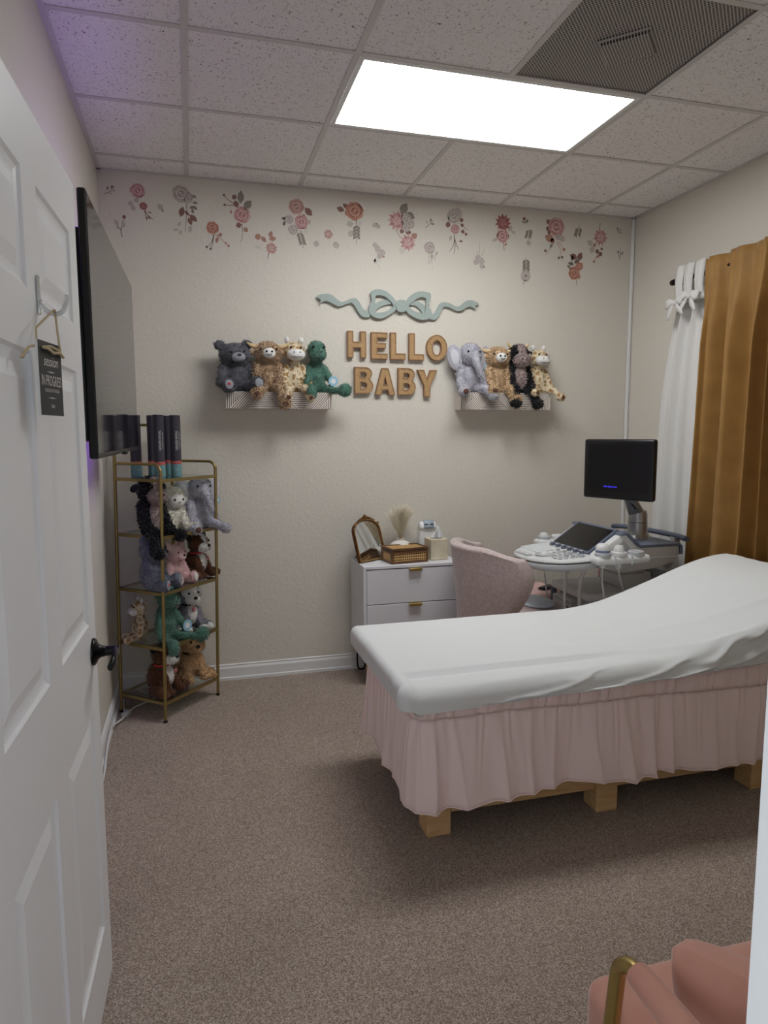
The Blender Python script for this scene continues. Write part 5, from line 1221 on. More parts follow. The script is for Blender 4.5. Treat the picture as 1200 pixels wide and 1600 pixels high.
# ---- ornate mirror on the dresser
def mirror():
    W2, HT = 0.115, 0.235; a = Vector((0.910, 3.795, DZ1)); c = Vector((1.103, 3.918, DZ1))
    mid = (a + c) / 2; ux = (c - a).normalized(); nz = Vector((ux.y, -ux.x, 0)); lean = radians(17)
    up = Vector((0, 0, 1)) * cos(lean) - nz * sin(lean); nrm = nz * cos(lean) + Vector((0, 0, 1)) * sin(lean)
    mid = mid + Vector((0, 0, 0.002))
    LP = lambda u, v, d=0.0: mid + ux * u + up * v + nrm * d
    t = thing('ornate_mirror', 'arched antique gold mirror leaning on the dresser', 'mirror', tuple(mid), world=True)
    def outline(w, b_, s, n=14):
        o = [(-w, b_), (w, b_), (w, s)]
        o += [(w * cos(pi * i / n), s + (HT - 0.155) * w / W2 * sin(pi * i / n) ** 0.8) for i in range(1, n)]
        return o + [(-w, s)]
    M_ANT = mat('antique_gold', (128, 88, 48), 0.42, 0.7, var=(60, (92, 60, 32)))
    out, inn = outline(W2, 0, 0.17), outline(W2 - 0.014, 0.014, 0.168)
    n = len(out)
    mb = MB(); mb.grid([[LP(*p, -0.012) for p in out], [LP(*p, 0.006) for p in out], [LP(*offp, 0.010) for offp in [((o[0] + i[0]) / 2, (o[1] + i[1]) / 2) for o, i in zip(out, inn)]], [LP(*p, 0.003) for p in inn], [LP(*p, -0.004) for p in inn]], cv=True)
    fr = mb.build('frame', M_ANT, t)
    mb = MB(); mb.prism(inn, lambda u, v: LP(u, v, -0.006), lambda u, v: LP(u, v, 0.0)); mb.build('mirror_glass', mat('mirror_silver', (225, 225, 222), 0.02, 1.0), t)
    mb = MB(); mb.prism(outline(W2 - 0.003, 0.003, 0.169), lambda u, v: LP(u, v, -0.014), lambda u, v: LP(u, v, -0.0065)); mb.build('backing', M_BLACK, t)
    bd = MB(); midl = [((o[0] * 0.62 + i[0] * 0.38), (o[1] * 0.62 + i[1] * 0.38)) for o, i in zip(out, inn)]
    L_ = 0; k = len(midl)
    for i in range(k):
        p, q = midl[i], midl[(i + 1) % k]; d = math.hypot(q[0] - p[0], q[1] - p[1]); m = max(1, int(d / 0.0085))
        for j in range(m): bd.ell(LP(p[0] + (q[0] - p[0]) * j / m, p[1] + (q[1] - p[1]) * j / m, 0.0105), 0.0030, 6, 4)
    tag(bd.build('bead_row', mat('bright_gold_bead', (206, 176, 120), 0.3, 0.9), fr, smooth=True), kind='stuff')
    cr = MB()
    arch = lambda u: 0.17 + (HT - 0.155) * max(0.0, 1 - (u / W2) ** 2) ** 0.4
    crest = [(u, arch(u) + dv, r) for u, dv, r in [(0, .006, .016), (-.02, .004, .012), (.02, .004, .012), (-.038, .002, .011), (.038, .002, .011), (-.055, 0, .010), (.055, 0, .010), (-.098, -.002, .011), (.098, -.002, .011), (0, .020, .009), (-.011, .014, .007), (.011, .014, .007), (-.07, -.001, .008), (.07, -.001, .008)]]
    for (u, v, r) in crest:
        pts = [LP(u + r * 0.75 * cos(a) * (1 - a / 14), v + r * 0.75 * sin(a) * (1 - a / 14), 0.008) for a in np.linspace(0, 9, 16)]
        cr.tube(pts, [r * 0.34] * 16, 6); cr.ell(LP(u, v, 0.009), r * 0.4, 8, 6)
    cr.build('carved_crest', M_ANT, fr, smooth=True)
    st = MB(); st.tube([LP(-0.03, 0.14, -0.014), Vector((0.925, 3.96, DZ1 + 0.004)), Vector((0.97, 3.99, DZ1 + 0.004)), LP(0.03, 0.14, -0.014)], 0.003, 6); st.build('easel_stand', M_BLACKM, t)
mirror()

# ---- pampas vase
t = thing('pampas_vase', 'round white vase of dried pampas grass behind the cane box', 'vase', (1.195, 3.925, DZ1 + 0.001))
b = MB(); b.lathe([(0.0, 0), (0.035, 0.0), (0.062, 0.02), (0.074, 0.05), (0.066, 0.078), (0.042, 0.097), (0.026, 0.103), (0.024, 0.112), (0.028, 0.116), (0.021, 0.116), (0.02, 0.1)], n=28); b.build('vase_body', mat('matte_white_ceramic', (226, 222, 214), 0.8), t, smooth=True)
M_PAMP = mat('pampas_beige', (242, 234, 214), 0.9, sheen=0.4); M_PSTEM = mat('pampas_stem', (176, 150, 104), 0.8)
random.seed(3)
for k in range(13):
    a = (k / 12 - 0.5) * 0.62 + random.uniform(-0.03, 0.03); dep = random.uniform(-0.10, 0.10); ln = 0.215 - 0.12 * abs(a) + random.uniform(-0.03, 0.012)
    pts = []
    for i in range(12):
        f = i / 11; pts.append(Vector((0.008 * a + ln * f * sin(a * (0.55 + 0.6 * f)), dep * f * 0.5, 0.09 + ln * f * cos(a * (0.5 + 0.5 * f)))))
    b = MB(); b.tube(pts, [0.0014] * 12, 5); st = b.build('stem', M_PSTEM, t)
    mb = MB()
    for q in range(190):
        f = random.uniform(0.10, 1.0) ** 0.85; i = min(10, int(f * 11)); p = pts[i].lerp(pts[i + 1], f * 11 - i)
        tg = (pts[i + 1] - pts[i]).normalized(); an = random.uniform(0, 2 * pi); sd_ = Vector((cos(an), sin(an), 0)); l = random.uniform(0.04, 0.078) * (0.5 + 0.6 * sin(pi * min(1, f * 0.85)))
        d1 = (tg * 0.92 + sd_ * 0.30).normalized(); d2 = (tg * 0.80 + sd_ * 0.55).normalized(); wv = d1.cross(tg).normalized() * 0.0006
        m_ = p + d1 * l * 0.5; e_ = m_ + d2 * l * 0.5
        mb.add([p - wv, p + wv, m_ + wv, m_ - wv, e_], [(0, 1, 2, 3), (3, 2, 4)])
    tag(mb.build('plume', M_PAMP, st, fix=False), kind='stuff')

# ---- cane box
def cane_box():
    o = Vector((1.078, 3.712, DZ1 + 0.001)); ang = radians(8); ux = Vector((cos(ang), sin(ang), 0)); uy = Vector((-sin(ang), cos(ang), 0)); W_, D2, H2 = 0.232, 0.155, 0.088
    t = thing('cane_box', 'brown wooden box with woven cane panels on the dresser', 'box', tuple(o + ux * W_ / 2 + uy * D2 / 2), ang)
    hw, hd = W_ / 2, D2 / 2; q = 0.013
    def face(name, cu, fn, w, h, dn):
        # wooden frame border and cane panel with real holes
        for (a0, a1, b0, b1) in ((-w / 2, w / 2, 0, q), (-w / 2, w / 2, h - q, h), (-w / 2, -w / 2 + q, q, h - q), (w / 2 - q, w / 2, q, h - q)):
            mb = MB(); mb.prism([(a0, b0), (a1, b0), (a1, b1), (a0, b1)], lambda u, v: fn(u, v, 0.0), lambda u, v: fn(u, v, 0.009)); mb.build('frame_strip', M_WALNUT, t)
        nu_, nv_ = int((w - 2 * q) / 0.0135), int((h - 2 * q) / 0.0125); mb = MB(); du, dv = (w - 2 * q) / nu_, (h - 2 * q) / nv_
        for i in range(nu_ + 1):
            u = -w / 2 + q + du * i; mb.prism([(u - du * 0.22, q), (u + du * 0.22, q), (u + du * 0.22, h - q), (u - du * 0.22, h - q)], lambda u_, v: fn(u_, v, 0.002), lambda u_, v: fn(u_, v, 0.0045))
        for j in range(nv_ + 1):
            v0 = q + dv * j; mb.prism([(-w / 2 + q, v0 - dv * 0.22), (w / 2 - q, v0 - dv * 0.22), (w / 2 - q, v0 + dv * 0.22), (-w / 2 + q, v0 + dv * 0.22)], lambda u_, v: fn(u_, v, 0.003), lambda u_, v: fn(u_, v, 0.006))
        tag(mb.build('cane_panel', M_CANE, t), kind='stuff')
    face('front', 0, lambda u, v, d: (u, -hd + 0.009 - d, v), W_, H2 - 0.016, -1)
    face('left', 0, lambda u, v, d: (-hw + 0.009 - d, -u, v), D2 - 0.018, H2 - 0.016, -1)
    face('right', 0, lambda u, v, d: (hw - 0.009 + d, u, v), D2 - 0.018, H2 - 0.016, -1)
    face('top', 0, lambda u, v, d: (u, -hd - 0.003 + v, H2 - 0.012 + d * 1.3), W_ + 0.006, D2 + 0.006, 1)
    b = MB(); b.bx(-hw, hw, hd - 0.009, hd, 0, H2 - 0.016); b.build('back_board', M_WALNUT, t)
    b = MB(); b.bx(-hw + 0.012, hw - 0.012, -hd + 0.012, hd - 0.009, 0.002, H2 - 0.018); b.build('dark_lining', mat('dark_lining', (52, 36, 24), 0.9), t)
cane_box()

# ---- tissue box and the white device behind it
t = thing('tissue_box', 'cream cube tissue box with a white tissue pulled up', 'tissue box', (1.386, 3.825, DZ1 + 0.001), radians(3))
b = MB(); b.rbox((0, 0, 0.062), (0.108, 0.108, 0.124), 0.003, 1); b.build('carton', mat('cream_card', (216, 206, 182), 0.8, var=(18, (206, 194, 166))), t)
b = MB(); b.lathe([(0.0, 0.1243), (0.036, 0.1243), (0.036, 0.1252), (0, 0.1252)], n=20); b.build('opening', mat('opening_shadow', (120, 112, 100), 0.9), t)
P = []
for i in range(15):
    f = i / 14; row = []
    for j in range(19):
        g = j / 18 - 0.5; a = g * 3.4; rr = 0.030 * (1 - 0.35 * f) * (1 + 0.35 * sin(5 * a + 3 * f))
        row.append((rr * sin(a) + 0.016 * f, rr * cos(a) * 0.6 - 0.008, 0.122 + f * (0.055 + 0.022 * cos(2.4 * a + 0.7) * f)))
    P.append(row)
mb = MB(); mb.grid(P); o = mb.build('tissue', mat('tissue_white', (236, 238, 240), 0.9), t, smooth=True); o.modifiers.new('th', 'SOLIDIFY').thickness = 0.0015
t = thing('white_device', 'small white plastic device with blue grey front behind tissue box', 'device', (1.365, 3.945, DZ1 + 0.001), radians(-5))
b = MB(); b.rbox((0, 0.0, 0.09), (0.104, 0.075, 0.18), 0.012, 3); b.build('housing', mat('white_plastic', (226, 226, 226), 0.35), t, smooth=40)
Rl = Matrix.Rotation(radians(-30), 3, 'X')
b = MB(); b.rbox((0.0, -0.016, 0.182), (0.104, 0.055, 0.05), 0.012, 3, Rl); b.build('sloped_head', mat('white_plastic', (226, 226, 226), 0.35), t, smooth=40)
b = MB(); b.rbox((0.006, -0.034, 0.196), (0.066, 0.022, 0.055), 0.010, 3, Rl); fp = b.build('front_panel', mat('blue_grey_plastic', (142, 158, 168), 0.4), t, smooth=40)
for sx in (-1, 1):
    b = MB(); b.rbox((0.006 + sx * 0.017, -0.0475, 0.198), (0.022, 0.006, 0.007), 0.002, 1, Rl); b.build('slot', M_BLACK, fp)
b = MB(); b.ell((0.008, -0.0455, 0.182), (0.004, 0.004, 0.004), 8, 6); b.build('button', M_BLACK, fp)

# ================================================================== PINK BARREL CHAIR
def barrel():
    C0 = Vector((1.665, 3.385, 0))
    t = thing('barrel_chair', 'dusty pink upholstered barrel chair pulled up to ultrasound machine', 'chair', tuple(C0), world=True)
    P = []
    na, nz_ = 44, 16
    amax = radians(88)
    ring = []
    for i in range(na + 1):
        a = -amax + 2 * amax * i / na; f = abs(a) / amax
        zt = 0.865 - 0.05 * sm(0.55, 1.0, f)
        zb = 0.36
        sec = []
        ri, th = 0.232, 0.062 * (1 - 0.55 * sm(0.85, 1.0, f))
        def pos(r, z):
            rr = r + 0.05 * (max(0.0, z - zb) / 0.5) ** 1.5
            a2 = a * (1 - 0.42 * min(1.0, max(0.0, 0.72 - z) / 0.30) ** 1.8 - 0.30 * (max(0.0, z - 0.70) / 0.165) ** 2)
            return (C0.x - rr * cos(a2) * 0.98, C0.y - rr * sin(a2) * 1.02, z)
        for k in range(10): sec.append(pos(ri + th, zb + (zt - th * 0.5 - zb) * k / 9))
        for k in range(1, 8): q = pi * k / 8; sec.append(pos(ri + th / 2 + th / 2 * cos(q) * 1.15, zt - th * 0.5 + th * 0.5 * sin(q)))
        for k in range(10): sec.append(pos(ri, zt - th * 0.5 - (zt - th * 0.5 - zb) * k / 9))
        P.append(sec)
    # rounded ends
    for e_, s in ((0, -1), (-1, 1)):
        pass
    mb = MB(); mb.grid(P, cv=True); k = len(P[0]); n = len(mb.v); mb.f += [tuple(range(k)), tuple(range(n - k, n))]; mb.m += [0, 0]
    mb.build('backrest', M_CHAIR, t, smooth=50)
    # seat cushion
    prof = []
    S = []
    for (sc, z) in ((0.0, 0.37), (0.9, 0.37), (0.98, 0.385), (1.0, 0.41), (1.0, 0.44), (0.97, 0.465), (0.9, 0.478), (0.6, 0.486), (0.0, 0.488)):
        row = []
        for j in range(40):
            q = 2 * pi * j / 40; c, s_ = cos(q), sin(q); pw = 0.62
            row.append((C0.x + 0.05 + sc * 0.275 * math.copysign(abs(c) ** pw, c), C0.y + sc * 0.235 * math.copysign(abs(s_) ** pw, s_), z))
        S.append(row)
    mb = MB(); mb.grid(S, cv=True); mb.build('seat_cushion', M_CHAIR, t, smooth=True)
    b = MB(); b.lathe([(0, 0.30), (0.2, 0.30), (0.22, 0.34), (0.22, 0.372), (0, 0.372)], (C0.x + 0.02, C0.y, 0), 28); b.build('seat_base', M_CHAIR, t, smooth=40)
    b = MB(); b.cyl((C0.x, C0.y, 0.04), (C0.x, C0.y, 0.31), 0.025); b.build('pedestal', M_BRASS, t, smooth=40)
    b = MB(); b.lathe([(0, 0), (0.2, 0), (0.2, 0.012), (0.19, 0.018), (0.03, 0.045), (0, 0.045)], C0, 32); b.build('round_base', M_BRASS, t, smooth=40)
    # pale pad on the seat
    P = []
    for (sc, z) in ((0.0, 0.4905), (1.0, 0.4905), (1.03, 0.497), (1.0, 0.503), (0.0, 0.506)):
        P.append([(1.845 + sc * (0.10 * cos(q)), 3.46 + sc * 0.15 * sin(q), z) for q in [2 * pi * j / 30 for j in range(30)]])
    mb = MB(); mb.grid(P, cv=True); tag(mb.build('seat_pad', mat('pale_blue_cloth', (224, 236, 248), 0.7), smooth=True), 'pale blue oval pad lying on the pink chair seat', 'pad')
barrel()

# ================================================================== ULTRASOUND MACHINE
M_UW = mat('machine_white', (222, 222, 220), 0.42); M_UG = mat('machine_light_grey', (186, 188, 190), 0.45); M_UN = mat('machine_slate_blue', (98, 106, 124), 0.5)
M_SILVER = mat('brushed_silver', (176, 176, 176), 0.35, 0.8); M_UD = mat('machine_dark', (52, 55, 64), 0.5); M_KEY = mat('key_white', (228, 232, 232), 0.4)
M_SCR = mat('screen_black', (12, 12, 15), 0.12)
UC = 3.33
t = thing('ultrasound_machine', 'white ultrasound machine with keyboard console and black monitor on arm', 'ultrasound machine', (2.25, UC, 0), world=True)
# base with castors
b = MB(); b.rbox((2.28, UC, 0.14), (0.56, 0.42, 0.10), 0.03, 3); b.build('base', M_UG, t, smooth=40)
for x in (2.06, 2.50):
    for y in (UC - 0.17, UC + 0.17):
        b = MB(); b.cyl((x, y - 0.018, 0.05), (x, y + 0.018, 0.05), 0.05, n=20); b.rbox((x, y, 0.075), (0.04, 0.046, 0.05), 0.006, 2); b.build('castor', M_UD, t, smooth=40)
# cart body
b = MB(); b.rbox((2.27, UC + 0.01, 0.37), (0.46, 0.36, 0.37), 0.015, 2); b.build('cart_body', M_UG, t, smooth=40)
b = MB(); b.rbox((2.25, UC + 0.005, 0.575), (0.52, 0.40, 0.045), 0.015, 3); b.build('cart_top', M_UW, t, smooth=40)
b = MB(); b.rbox((2.005, UC + 0.19, 0.38), (0.03, 0.025, 0.36), 0.006, 2); b.build('front_post', M_UN, t)
b = MB(); b.rbox((2.005, UC - 0.19, 0.38), (0.03, 0.025, 0.36), 0.006, 2); b.build('front_post', M_UG, t)
b = MB(); b.rbox((2.03, UC + 0.06, 0.485), (0.10, 0.20, 0.085), 0.006, 2); pr_ = b.build('printer', M_UW, t, smooth=40)
b = MB(); b.rbox((1.979, UC + 0.06, 0.515), (0.004, 0.17, 0.016), 0.001, 1); b.build('printer_slot', M_UG, pr_)
b = MB(); b.rbox((1.979, UC + 0.01, 0.485), (0.004, 0.05, 0.008), 0.001, 1); b.build('printer_window', M_UD, pr_)
b = MB(); b.rbox((2.06, UC - 0.135, 0.46), (0.11, 0.10, 0.16), 0.03, 3); b.build('connector_housing', M_UW, t, smooth=40)
b = MB(); b.rbox((2.30, UC - 0.165, 0.52), (0.36, 0.09, 0.075), 0.025, 3); b.build('side_bumper', M_UN, t, smooth=40)
b = MB(); b.rbox((2.42, UC - 0.06, 0.585), (0.30, 0.26, 0.05), 0.02, 3); b.build('rear_cover', M_UW, t, smooth=40)
# lifting neck
b = MB(); b.rbox((2.345, UC, 0.635), (0.21, 0.19, 0.075), 0.012, 2); b.build('neck_lower', M_UW, t, smooth=40)
b = MB(); b.rbox((2.335, UC, 0.69), (0.175, 0.16, 0.07), 0.012, 2); b.build('neck_upper', M_UW, t, smooth=40)
# main console body (side profile extruded across the machine)
def xz_prism(prof, y0, y1, r=0.01):
    bm = bmesh.new(); n = len(prof)
    v0 = [bm.verts.new((p[0], y0, p[1])) for p in prof]; v1 = [bm.verts.new((p[0], y1, p[1])) for p in prof]
    bm.faces.new(v0); bm.faces.new(v1[::-1])
    for i in range(n): bm.faces.new((v0[i], v1[i], v1[(i + 1) % n], v0[(i + 1) % n]))
    bmesh.ops.recalc_face_normals(bm, faces=bm.faces[:])
    if r: bmesh.ops.bevel(bm, geom=bm.edges[:], offset=r, segments=2, affect='EDGES', profile=0.5, clamp_overlap=True)
    bm.verts.index_update(); mb = MB(); mb.add([v.co.copy() for v in bm.verts], [[v.index for v in f.verts] for f in bm.faces]); bm.free(); return mb
body = [(1.985, 0.79), (1.995, 0.815), (2.15, 0.915), (2.185, 0.915), (2.26, 0.845), (2.51, 0.845), (2.52, 0.80), (2.49, 0.755), (2.38, 0.725), (2.16, 0.71), (2.02, 0.745)]
xz_prism(body, UC - 0.235, UC + 0.235, 0.012).build('console_body', M_UW, t, smooth=40)
xz_prism([(2.262, 0.842), (2.512, 0.842), (2.512, 0.858), (2.264, 0.858), (2.186, 0.928), (2.15, 0.928), (2.14, 0.912), (2.18, 0.912)], UC - 0.245, UC + 0.245, 0.004).build('slate_deck', M_UN, t, smooth=40)
xz_prism([(2.508, 0.852), (2.522, 0.846), (2.527, 0.80), (2.513, 0.795)], UC - 0.246, UC + 0.246, 0.002).build('rear_trim', M_UN, t)
b = MB()
b.add([(2.06, UC - 0.2365, 0.80), (2.165, UC - 0.2365, 0.885), (2.21, UC - 0.2365, 0.835), (2.15, UC - 0.2365, 0.79)] + [(2.065, UC - 0.2365 - 0.001, 0.80)] * 0, [(0, 1, 2, 3)]); b.build('side_recess', M_UG, t, fix=False)
b = MB(); b.rbox((2.37, UC - 0.2375, 0.783), (0.27, 0.006, 0.006), 0.002, 1); b.build('side_line', M_UG, t)
# tilted touch screen
ts0, ts1 = Vector((1.990, 0, 0.824)), Vector((2.148, 0, 0.931)); tdir = (ts1 - ts0).normalized(); tn_ = Vector((-tdir.z, 0, tdir.x))
TS = lambda v, y, d: ts0 + tdir * v + tn_ * d + Vector((0, y, 0))
tlen = (ts1 - ts0).length
b = MB(); b.prism([(-0.012, UC - 0.19), (tlen + 0.01, UC - 0.19), (tlen + 0.01, UC + 0.19), (-0.012, UC + 0.19)], lambda u, v: TS(u, v, -0.02), lambda u, v: TS(u, v, 0.0)); fr = b.build('touch_screen_frame', M_UN, t)
b = MB(); b.prism([(0.004, UC - 0.172), (tlen - 0.004, UC - 0.172), (tlen - 0.004, UC + 0.172), (0.004, UC + 0.172)], lambda u, v: TS(u, v, 0.0), lambda u, v: TS(u, v, 0.0025)); b.build('touch_screen', M_SCR, fr)
# keyboard console plan outline, slightly falling to the user side
plan = [(2.06, UC - 0.275), (1.92, UC - 0.285), (1.81, UC - 0.255), (1.74, UC - 0.19), (1.70, UC - 0.11), (1.682, UC - 0.03), (1.685, UC + 0.05), (1.71, UC + 0.12), (1.76, UC + 0.18), (1.83, UC + 0.225), (1.93, UC + 0.25), (2.06, UC + 0.255)]
plan = cat_rom(plan[:], 3, False)
def kz(x): return 0.785 + 0.03 * (x - 1.62) / 0.44
def slab(pl_, z0, z1, sc=1.0, r=0.0):
    cx_, cy_ = 1.86, UC; P = []
    for (s_, dz_) in ((sc * 0.90, z0), (sc * 0.985, z0 + 0.006), (sc, (z0 + z1) / 2), (sc * 0.992, z1 - 0.004), (sc * 0.975, z1)):
        P.append([(cx_ + (x - cx_) * s_, cy_ + (y - cy_) * s_, kz(x) + dz_) for x, y in pl_])
    mb = MB(); mb.grid(P, cv=True); k = len(pl_); n = len(mb.v); mb.f += [tuple(range(k)), tuple(range(n - k, n))]; mb.m += [0, 0]; return mb
slab(plan, -0.06, -0.022).build('keyboard_underside', M_UG, t, smooth=35)
kb = slab(plan, -0.022, 0.0, 0.995).build('keyboard_panel', M_UW, t, smooth=35)
# front hand rest and lamp pod
b = MB(); b.rbox((1.722, UC + 0.02, kz(1.72) + 0.002), (0.04, 0.13, 0.014), 0.006, 3, Matrix.Rotation(0.05, 3, 'Z')); hp = b.build('button_pod', M_UG, kb, smooth=40)
for k in range(3):
    b = MB(); b.rbox((1.718, UC - 0.02 + 0.028 * k, kz(1.72) + 0.0095), (0.018, 0.015, 0.005), 0.002, 1); b.build('pod_button', M_UW, hp)
keys = MB()
for i in range(6):
    for j in range(13):
        x = 1.80 + i * 0.0195; y = UC + 0.215 - j * 0.0165 - (5 - i) * 0.004
        keys.rbox((x, y, kz(x) + 0.003), (0.015, 0.0135, 0.008), 0.002, 1)
tag(keys.build('letter_keys', M_KEY, kb), kind='stuff')
fk = MB()
for i in range(5):
    for j in range(6):
        x = 1.80 + i * 0.034 + 0.008 * (j % 2); y = UC - 0.045 - j * 0.033
        if math.hypot(x - 1.80, y - (UC - 0.055)) < 0.062: continue
        fk.rbox((x, y, kz(x) + 0.003), (0.018, 0.02, 0.008), 0.003, 1)
tag(fk.build('function_keys', M_UG, kb), kind='stuff')
b = MB(); b.lathe([(0.048, 0), (0.052, 0.003), (0.048, 0.006), (0.038, 0.006), (0.036, 0.003)], (1.80, UC - 0.06, kz(1.80)), 32); tb = b.build('trackball_ring', M_UG, kb, smooth=40)
b = MB(); b.ell((1.80, UC - 0.06, kz(1.80) - 0.004), 0.024, 20, 12); b.build('trackball', M_UW, tb, smooth=True)
for k in range(6):
    y = UC + 0.15 - k * 0.062; x = 1.962
    b = MB(); b.lathe([(0, 0), (0.012, 0), (0.011, 0.018), (0.0, 0.02)], (x, y, kz(x)), 14); kn = b.build('knob', M_UN, kb, smooth=40)
    b = MB(); b.lathe([(0, 0.018), (0.0105, 0.018), (0.010, 0.023), (0, 0.024)], (x, y, kz(x)), 14); b.build('knob_cap', M_UG, kn, smooth=40)
for (x, y) in ((1.905, UC - 0.02), (1.91, UC - 0.08), (1.905, UC - 0.14), (1.885, UC - 0.205), (1.925, UC - 0.225), (1.86, UC - 0.18)):
    b = MB(); b.lathe([(0, 0), (0.0115, 0), (0.0105, 0.016), (0, 0.017)], (x, y, kz(x)), 14); b.build('knob', M_UG, kb, smooth=40)
# probe holders on both sides
for sy in (-1, 1):
    b = MB(); b.rbox((2.10, UC + sy * 0.30, 0.80), (0.32, 0.085, 0.045), 0.018, 3); rail = b.build('holder_rail', M_UW, t, smooth=40)
    for x in (1.995, 2.09, 2.19):
        b = MB(); b.lathe([(0.034, 0), (0.040, 0.004), (0.040, 0.02), (0.035, 0.024), (0.029, 0.02), (0.027, 0.001)], (x, UC + sy * 0.305, 0.818), 24); b.build('holder_ring', M_UG if x != 2.09 else M_UW, rail, smooth=40)
    for x in (2.045, 2.142):
        b = MB(); b.rbox((x, UC + sy * 0.305, 0.80), (0.006, 0.089, 0.05), 0.002, 1); b.build('holder_divider', M_UG, rail)
# cable hook posts hanging below the console
for (y, xo) in ((UC - 0.12, 1.93), (UC - 0.20, 1.97)):
    b = MB(); b.tube([Vector(p) for p in cat_rom([(xo, y, 0.74), (xo - 0.02, y, 0.71), (xo - 0.035, y, 0.66), (xo - 0.035, y, 0.55), (xo - 0.03, y, 0.40)], 4, False)], 0.009, 8); b.build('cable_hook', M_UW, t, smooth=True)
# monitor arm and monitor
cx_, cy_ = 2.415, UC
b = MB(); b.lathe([(0.0, 0.857), (0.075, 0.857), (0.062, 0.875), (0.054, 0.90), (0.052, 0.945), (0.0, 0.945)], (cx_, cy_, 0), 32); arm = b.build('arm_base', M_SILVER, t, smooth=40)
b = MB(); b.lathe([(0.0, 0.947), (0.051, 0.947), (0.051, 0.99), (0.047, 1.01), (0.03, 1.02), (0, 1.02)], (cx_, cy_, 0), 32); b.build('arm_swivel', M_SILVER, arm, smooth=40)
ml, mr = Vector((2.117, 3.42, 0)), Vector((2.287, 3.035, 0)); mu = (mr - ml).normalized(); mn = Vector((mu.y, -mu.x, 0)); MW = (mr - ml).length; mc = (ml + mr) / 2
MZ0, MZ1 = 1.087, 1.412
Rm = Matrix.Rotation(math.atan2(mu.y, mu.x), 3, 'Z')
MP = lambda u, d, z: ml + mu * u + mn * d + Vector((0, 0, z))
hb = MP(MW / 2, -0.06, 1.17)
P = []
for k in range(9):
    f = k / 8; c = Vector((cx_ - 0.005, cy_, 0.985)).lerp(hb, f); sd_ = mu * (0.042 - 0.012 * f); up = Vector((0, 0, 1)) * (0.02 - 0.004 * f) + Vector((0.03, 0, 0)) * (1 - f)
    P.append([c + sd_ * cos(a) + up * sin(a) for a in [2 * pi * j / 16 for j in range(16)]])
mb = MB(); mb.grid(P, cv=True); n = len(mb.v); mb.f += [tuple(range(16)), tuple(range(n - 16, n))]; mb.m += [0, 0]; mb.build('arm_link', M_SILVER, arm, smooth=50)
b = MB(); b.rbox((cx_ - 0.075, cy_ - 0.055, 1.045), (0.05, 0.004, 0.008), 0.001, 1, Euler((0, radians(50), -0.4)).to_matrix()); b.build('arm_slot', M_BLACK, arm)
b = MB(); b.rbox(MP(MW / 2, -0.045, 1.22), (0.16, 0.05, 0.14), 0.015, 2, Rm); b.build('monitor_mount', M_UD, t, smooth=40)
b = MB(); b.rbox(MP(MW / 2, -0.015, (MZ0 + MZ1) / 2), (MW, 0.04, MZ1 - MZ0), 0.014, 4, Rm); mon = b.build('monitor', M_BLACK, t, smooth=40)
b = MB(); b.prism([(0.03, MZ0 + 0.045), (MW - 0.03, MZ0 + 0.045), (MW - 0.03, MZ1 - 0.03), (0.03, MZ1 - 0.03)], lambda u, v: MP(u, 0.004, v), lambda u, v: MP(u, 0.0056, v)); b.build('monitor_screen', mat('monitor_glass', (15, 15, 18), 0.3), mon)
text_mb('Hello Baby Sono', 0.013, lambda u, v: MP(MW * 0.41 + u, 0.0062, MZ0 + 0.068 + v), width=0.082).build('screen_text', mat('blue_pixels', (40, 40, 200), 0.5, emit=((70, 60, 240), 0.6)), mon, fix=False)
# rear push handle
b = MB(); pts = cat_rom([(2.545, 3.75, 0.862), (2.60, 3.72, 0.862), (2.622, 3.60, 0.864), (2.628, 3.40, 0.866), (2.622, 3.25, 0.866), (2.612, 3.165, 0.862)], 5, False)
P = [[(p[0] + 0.020 * cos(a), p[1], p[2] + 0.015 * sin(a)) for a in [2 * pi * j / 10 for j in range(10)]] for p in pts]
mb = MB(); mb.grid(P, cv=True); n = len(mb.v); mb.f += [tuple(range(10)), tuple(range(n - 10, n))]; mb.m += [0, 0]; hd = mb.build('push_handle', M_UN, t, smooth=50)
for y in (3.27, 3.60):
    b = MB(); pp = cat_rom([(2.622, y, 0.86), (2.612, y, 0.80), (2.585, y, 0.72), (2.55, y, 0.66)], 4, False)
    P = [[(p[0] + dx, p[1] + dy, p[2]) for dx, dy in ((-.018, -.02), (.018, -.02), (.018, .02), (-.018, .02))] for p in pp]
    mb = MB(); mb.grid(P, cv=True); mb.f += [(0, 1, 2, 3), tuple(range(len(mb.v) - 4, len(mb.v)))]; mb.m += [0, 0]; mb.build('handle_bracket', M_UG, hd)
b = MB(); b.rbox((2.54, UC, 0.66), (0.10, 0.38, 0.06), 0.012, 2); b.build('handle_support', M_UG, t, smooth=40)

